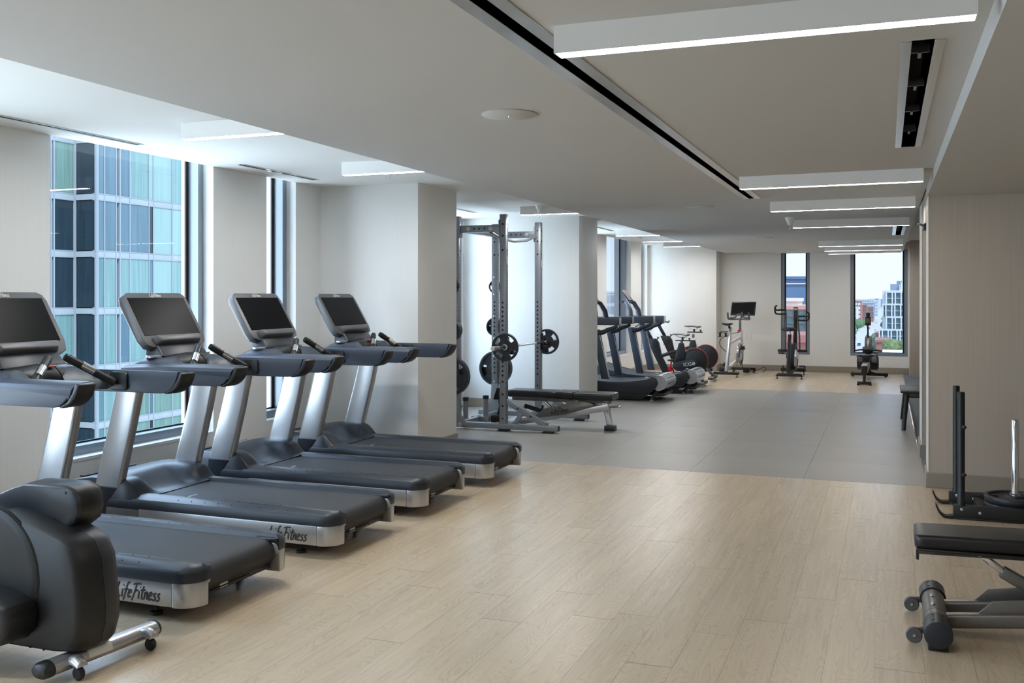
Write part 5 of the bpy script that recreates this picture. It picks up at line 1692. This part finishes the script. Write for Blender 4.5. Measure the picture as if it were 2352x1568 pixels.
for y, w_, h_ in ((-.34, .02, .012), (-.40, .03, .02), (-.46, .06, .026), (-.52, .105, .034), (-.56, .11, .036), (-.585, .085, .026)):
    rgs.append([(w_ * math.cos(2 * PI * k / 14) - .02, y, .975 + h_ * math.sin(2 * PI * k / 14) * .7 + .012 * (abs(math.cos(2 * PI * k / 14)) > .5)) for k in range(14)])
MB().loft(rgs).build('saddle', M['vinyl'], t, smooth=60)
MB().lathe([(0, 0), (.02, 0), (.02, .06), (0, .06)], (-.01, -.44, .90), n=12).build('saddle_clamp', M['matte'], t)
MB().box(-.018, .018, .33, .39, .84, 1.06).build('handle_post', M['gun'], t, bevel=.006)
MB().lathe([(0, 0), (.025, 0), (.03, .01), (.03, .03), (.012, .038), (0, .04)], (0, .28, .815), (0, -.2, 1), 16).build('resistance_knob', M['red'], t)
bars = spline([(-.205, .20, 1.19), (-.205, .22, 1.10), (-.20, .28, 1.06), (-.10, .33, 1.055), (0, .34, 1.06), (.10, .33, 1.055), (.20, .28, 1.06), (.205, .22, 1.10), (.205, .20, 1.19)], 5)
MB().tube(bars, .017, 10).build('handlebar', M['gun'], t)
MB().tube(spline([(-.19, .30, 1.085), (-.10, .32, 1.09), (-.05, .31, 1.14), (0, .30, 1.155), (.05, .31, 1.14), (.10, .32, 1.09), (.19, .30, 1.085)], 5), .016, 10).build('handlebar', M['gun'], t)
MB().bar((.02, .36, 1.06), (.03, .42, 1.2), .03, .03).build('screen_arm', M['matte'], t, bevel=.005)
sc_ = MB().loft([[(-.235 + .03, .40, 1.135), (.245 + .03, .40, 1.135), (.245 + .03, .428, 1.125), (-.235 + .03, .428, 1.125)], [(-.22 + .03, .46, 1.40), (.26 + .03, .46, 1.40), (.26 + .03, .488, 1.39), (-.22 + .03, .488, 1.39)]]).build('touchscreen', M['char'], t, bevel=.004)
MB().loft([[(-.217 + .03, .3995, 1.158), (.228 + .03, .3995, 1.158), (.228 + .03, .41, 1.158), (-.217 + .03, .41, 1.158)], [(-.206 + .03, .4515, 1.38), (.243 + .03, .4515, 1.38), (.243 + .03, .462, 1.38), (-.206 + .03, .462, 1.38)]]).build('screen', M['screen'], sc_, smooth=0)
MB().tube(spline([(-.02, .38, .80), (-.06, -.2, .78), (-.16, -.46, .70), (-.17, -.5, .58), (-.08, -.45, .47), (0, -.4, .42)], 5), .006, 6).build('cable', M['void'], t)
MB().tube(spline([(.09, -.05, .45), (.13, .0, .40), (.10, .1, .2), (.12, .3, .05), (.2, .55, .03), (.30, .72, .06), (.36, .80, .10), (.40, .84, .05), (.34, .82, .008)], 5), .006, 6).build('cable', M['void'], t)
for x, y, z, w_ in ((-.16, -.40, .10, .09), (.14, .3, .07, .12)):
    MB().box(x - w_ / 2, x + w_ / 2, y - .06, y + .06, z - .05, z + .05).build('tray', M['matte'], t, bevel=.02)

# ---------------------------------------------------------------- air bike in front of the narrow back window
t = thing('air_bike', 'black air bike with moving arm levers in front of the narrow back window', 'exercise bike', (-1.655, 19.05, 0), 0)
MB().prism([(-.25, .045), (.25, .045), (.205, .10), (-.205, .10)], 'y', -.58, -.51).build('rear_foot_bar', M['matte'], t, bevel=.006)
MB().box(-.25, .21, .46, .54, .06, .13).build('front_foot_bar', M['matte'], t, bevel=.008)
for x, y in ((-.215, -.545), (.215, -.545), (-.215, .5), (.175, .5)):
    MB().lathe([(0, 0), (.028, 0), (.028, .010), (.009, .014), (.009, .06), (0, .06)], (x, y, 0), n=14).build('foot', M['matte'], t)
for x in (-.21, .19):
    MB().lathe([(0, -.015), (.03, -.015), (.03, .015), (0, .015)], (x, .55, .14), (1, 0, 0), 18).build('transport_wheel', M['matte'], t, bevel=.003)
MB().bar((0, -.55, .09), (0, .50, .12), .06, .06).build('base_beam', M['matte'], t, bevel=.008)
MB().bar((-.03, -.50, .11), (-.015, -.28, .80), .06, .07, (0, 1, 0)).build('seat_tube', M['matte'], t, bevel=.01)
MB().lathe([(0, -.055), (.23, -.055), (.262, -.045), (.262, .045), (.23, .055), (0, .055)], (.0, .22, .36), (1, 0, 0), 40).build('fan_cage', M['char'], t, smooth=40)
for s in (-1, 1):
    for rr_ in (.08, .14, .20, .25):
        MB().loftring([(rr_ - .006, -.003), (rr_ + .006, -.003), (rr_ + .006, .003), (rr_ - .006, .003)], (s * .06, .22, .36), (1, 0, 0), 32).build('cage_ring', M['gun'], t)
MB().loft([[(.05, -.16, .22), (.05, .02, .18), (.05, .28, .22), (.05, .30, .44), (.05, .02, .52), (.05, -.14, .40)], [(.095, -.14, .24), (.095, .02, .21), (.095, .26, .25), (.095, .28, .42), (.095, .02, .49), (.095, -.12, .38)]]).build('belt_cover', M['silver'], t, bevel=.008)
MB().lathe([(0, 0), (.02, 0), (.02, .18), (0, .18)], (-.015, -.30, .72), n=14).build('seat_post', M['zinc'], t)
rgs = []
for y, w_, h_ in ((-.12, .025, .018), (-.18, .04, .026), (-.25, .075, .034), (-.34, .13, .046), (-.40, .135, .05), (-.435, .105, .036)):
    rgs.append([(w_ * math.cos(2 * PI * k / 16) - .025, y, .90 + h_ * math.sin(2 * PI * k / 16) * .8) for k in range(16)])
MB().loft(rgs).build('saddle', M['vinyl'], t, smooth=60)
MB().bar((.03, .30, .50), (.035, .36, 1.12), .07, .05, (0, 1, 0)).build('console_mast', M['matte'], t, bevel=.01)
cn = MB().loft([[(.0, .30, 1.06), (.075, .30, 1.06), (.075, .36, 1.05), (.0, .36, 1.05)], [(-.002, .33, 1.30), (.082, .33, 1.30), (.082, .37, 1.30), (-.002, .37, 1.30)]]).build('console', M['char'], t, bevel=.01)
MB().loft([[(.010, .3205, 1.20), (.070, .3205, 1.20), (.070, .33, 1.20), (.010, .33, 1.20)], [(.010, .3255, 1.285), (.072, .3255, 1.285), (.072, .335, 1.285), (.010, .335, 1.285)]]).build('console_display', mat('lcd_grey_green', (186, 190, 172), .4), cn, smooth=0)
for s, yt, zt in ((-1, -.02, 1.245), (1, .02, 1.13)):
    x0, x1 = (s * .115, s * .125) if s < 0 else (s * .105, s * .14)
    MB().tube([(s * .13, .12, .46), (s * .125, .10, .75), (x0, .06, zt - .12), (x0, yt, zt)], .016, 10).build('arm_lever', M['gun'], t)
    lp = spline([(x0, yt, zt), (s * .20, yt - .01, zt + .005), (s * .28, yt - .02, zt), (s * .305, yt - .03, zt + .05), (s * .27, yt - .06, zt + .085)], 5)
    MB().tube(lp, .017, 10).build('handle_grip', M['black'], t)
    lp = spline([(s * .305, yt - .03, zt + .03), (s * .30, yt - .01, zt - .05), (s * .24, yt, zt - .075), (x0, yt + .02, zt - .07)], 5)
    MB().tube(lp, .016, 10).build('handle_grip', M['black'], t)
    MB().box(*sorted((s * .07, s * .27)), .08, .13, .455, .505).build('foot_peg', M['matte'], t, bevel=.01)
    MB().bar((s * .10, .0, .34), (s * .10, -.03, .34 + (.10 if s < 0 else -.14)), .012, .025, (0, 1, 0)).build('crank', M['matte'], t, bevel=.004)
    MB().obox((s * .19, -.04, .34 + (.10 if s < 0 else -.14)), (.11, .09, .028)).build('pedal', M['matte'], t, bevel=.008)

# ---------------------------------------------------------------- rowing machine in front of the large back window
t = thing('rowing_machine', 'black and silver rowing machine end on in front of the large back window', 'rowing machine', (-.325, 18.6, 0), R(-1.5))
MB().box(-.115, .115, -1.0, -.94, .012, .062).build('rear_foot_bar', M['matte'], t, bevel=.008)
MB().box(-.33, .33, .92, .98, .02, .075).build('front_foot_bar', M['matte'], t, bevel=.008)
for x, y in ((-.095, -.97), (.095, -.97), (-.29, .95), (.29, .95)):
    MB().box(x - .025, x + .025, y - .035, y + .035, 0, .02).build('rubber_foot', M['black'], t, bevel=.004)
for x in (-.28, .28):
    MB().lathe([(0, -.02), (.03, -.02), (.03, .02), (0, .02)], (x, .98, .07), (1, 0, 0), 18).build('transport_wheel', M['gun'], t, bevel=.003)
MB().loft([[(-.022, -.99, .06), (.022, -.99, .06), (.022, -.93, .06), (-.022, -.93, .06)], [(-.03, -.95, .30), (.03, -.95, .30), (.03, -.87, .33), (-.03, -.87, .33)]]).build('rear_leg', M['matte'], t, bevel=.008)
MB().loft([[(-.055, -.98, .21), (.055, -.98, .21), (.055, -.98, .31), (.045, -.98, .345), (-.045, -.98, .345), (-.055, -.98, .31)], [(-.05, .5, .25), (.05, .5, .25), (.05, .5, .35), (.042, .5, .38), (-.042, .5, .38), (-.05, .5, .35)]]).build('seat_rail', M['silver'], t, bevel=.006)
MB().box(-.05, .05, -.992, -.978, .19, .325).build('rail_end_cap', M['black'], t, bevel=.008)
rgs = []
for y, w_ in ((-.16, .10), (-.11, .15), (-.03, .165), (.05, .16), (.09, .12)):
    rgs.append([(w_ * math.cos(2 * PI * k / 16), y - .35, .455 + .028 * math.sin(2 * PI * k / 16) + .03 * abs(math.cos(2 * PI * k / 16)) ** 3) for k in range(16)])
MB().loft(rgs).build('seat', M['vinyl'], t, smooth=60)
MB().box(-.06, .06, -.46, -.30, .36, .43).build('seat_carriage', M['matte'], t, bevel=.01)
MB().lathe([(0, -.185), (.10, -.185), (.13, -.17), (.135, -.06), (.11, -.05), (.11, .05), (.135, .06), (.13, .17), (.10, .185), (0, .185)], (0, .35, .30), (1, 0, 0), 28).build('drum_housing', M['black'], t, smooth=40)
for s in (-1, 1):
    MB().obox((s * .125, .12, .40), (.10, .26, .03), Matrix.Rotation(R(38), 3, 'X')).build('foot_plate', M['char'], t, bevel=.01)
    MB().tube([(s * .075, .05, .42), (s * .125, .03, .45), (s * .175, .05, .42)], .012, 8).build('foot_strap', M['gun'], t)
    MB().bar((0, .85, .10), (s * .12, .95, .05), .04, .04).build('brace', M['matte'], t, bevel=.006)
MB().bar((0, .45, .33), (0, .95, .06), .07, .07).build('front_leg', M['matte'], t, bevel=.01)
MB().lathe([(0, -.06), (.17, -.06), (.20, -.045), (.20, .045), (.17, .06), (0, .06)], (0, .60, .58), (1, 0, 0), 36).build('flywheel_housing', M['gun'], t, smooth=40)
MB().lathe([(0, -.009), (.205, -.009), (.205, .009), (0, .009)], (0, .60, .58), (1, 0, 0), 36).build('housing_seam', M['silver'], t)
MB().lathe([(0, -.09), (.05, -.09), (.06, -.07), (.06, .07), (.05, .09), (0, .09)], (0, .38, .53), (1, 0, 0), 24).build('chain_cover', M['char'], t)
MB().tube([(-.24, .32, .515), (-.12, .30, .535), (0, .30, .54), (.12, .30, .535), (.24, .32, .515)], [.014, .016, .018, .016, .014], 10).build('row_handle', M['black'], t)
MB().bar((0, .55, .60), (-.005, .42, 1.0), .028, .035, (0, 1, 0)).build('monitor_arm', M['matte'], t, bevel=.004)
mo = MB().box(-.05, .05, .405, .435, .975, 1.13).build('monitor', M['matte'], t, bevel=.01)
MB().box(-.034, .034, .4035, .406, 1.02, 1.10).build('monitor_display', mat('lcd_olive', (88, 84, 62), .4), mo, smooth=0)
MB().lathe([(0, -.02), (.022, -.02), (.03, .0), (.038, .03), (.036, .05), (.022, .068), (0, .07)], (0, .42, 1.14), n=20).build('phone_cradle', M['matte'], t)

# ---------------------------------------------------------------- low bench by the alcove
t = thing('low_bench', 'low dark bench with splayed black legs standing by the alcove on the right', 'bench', (.52, 12.4, 0))
MB().box(-.37, .37, -.42, .42, .405, .428).build('seat_board', M['matte'], t, bevel=.006)
for sx in (-1, 1):
    for sy in (-1, 1):
        MB().loft([[(sx * .34 + .022 * math.cos(2 * PI * k / 10), sy * .56 + .022 * math.sin(2 * PI * k / 10), 0) for k in range(10)], [(sx * .30 + .028 * math.cos(2 * PI * k / 10), sy * .38 + .028 * math.sin(2 * PI * k / 10), .405) for k in range(10)]]).build('leg', M['matte'], t)
for sy in (-1, 1):
    MB().box(-.30, .30, sy * .385 - .02, sy * .385 + .02, .35, .405).build('apron', M['matte'], t, bevel=.006)
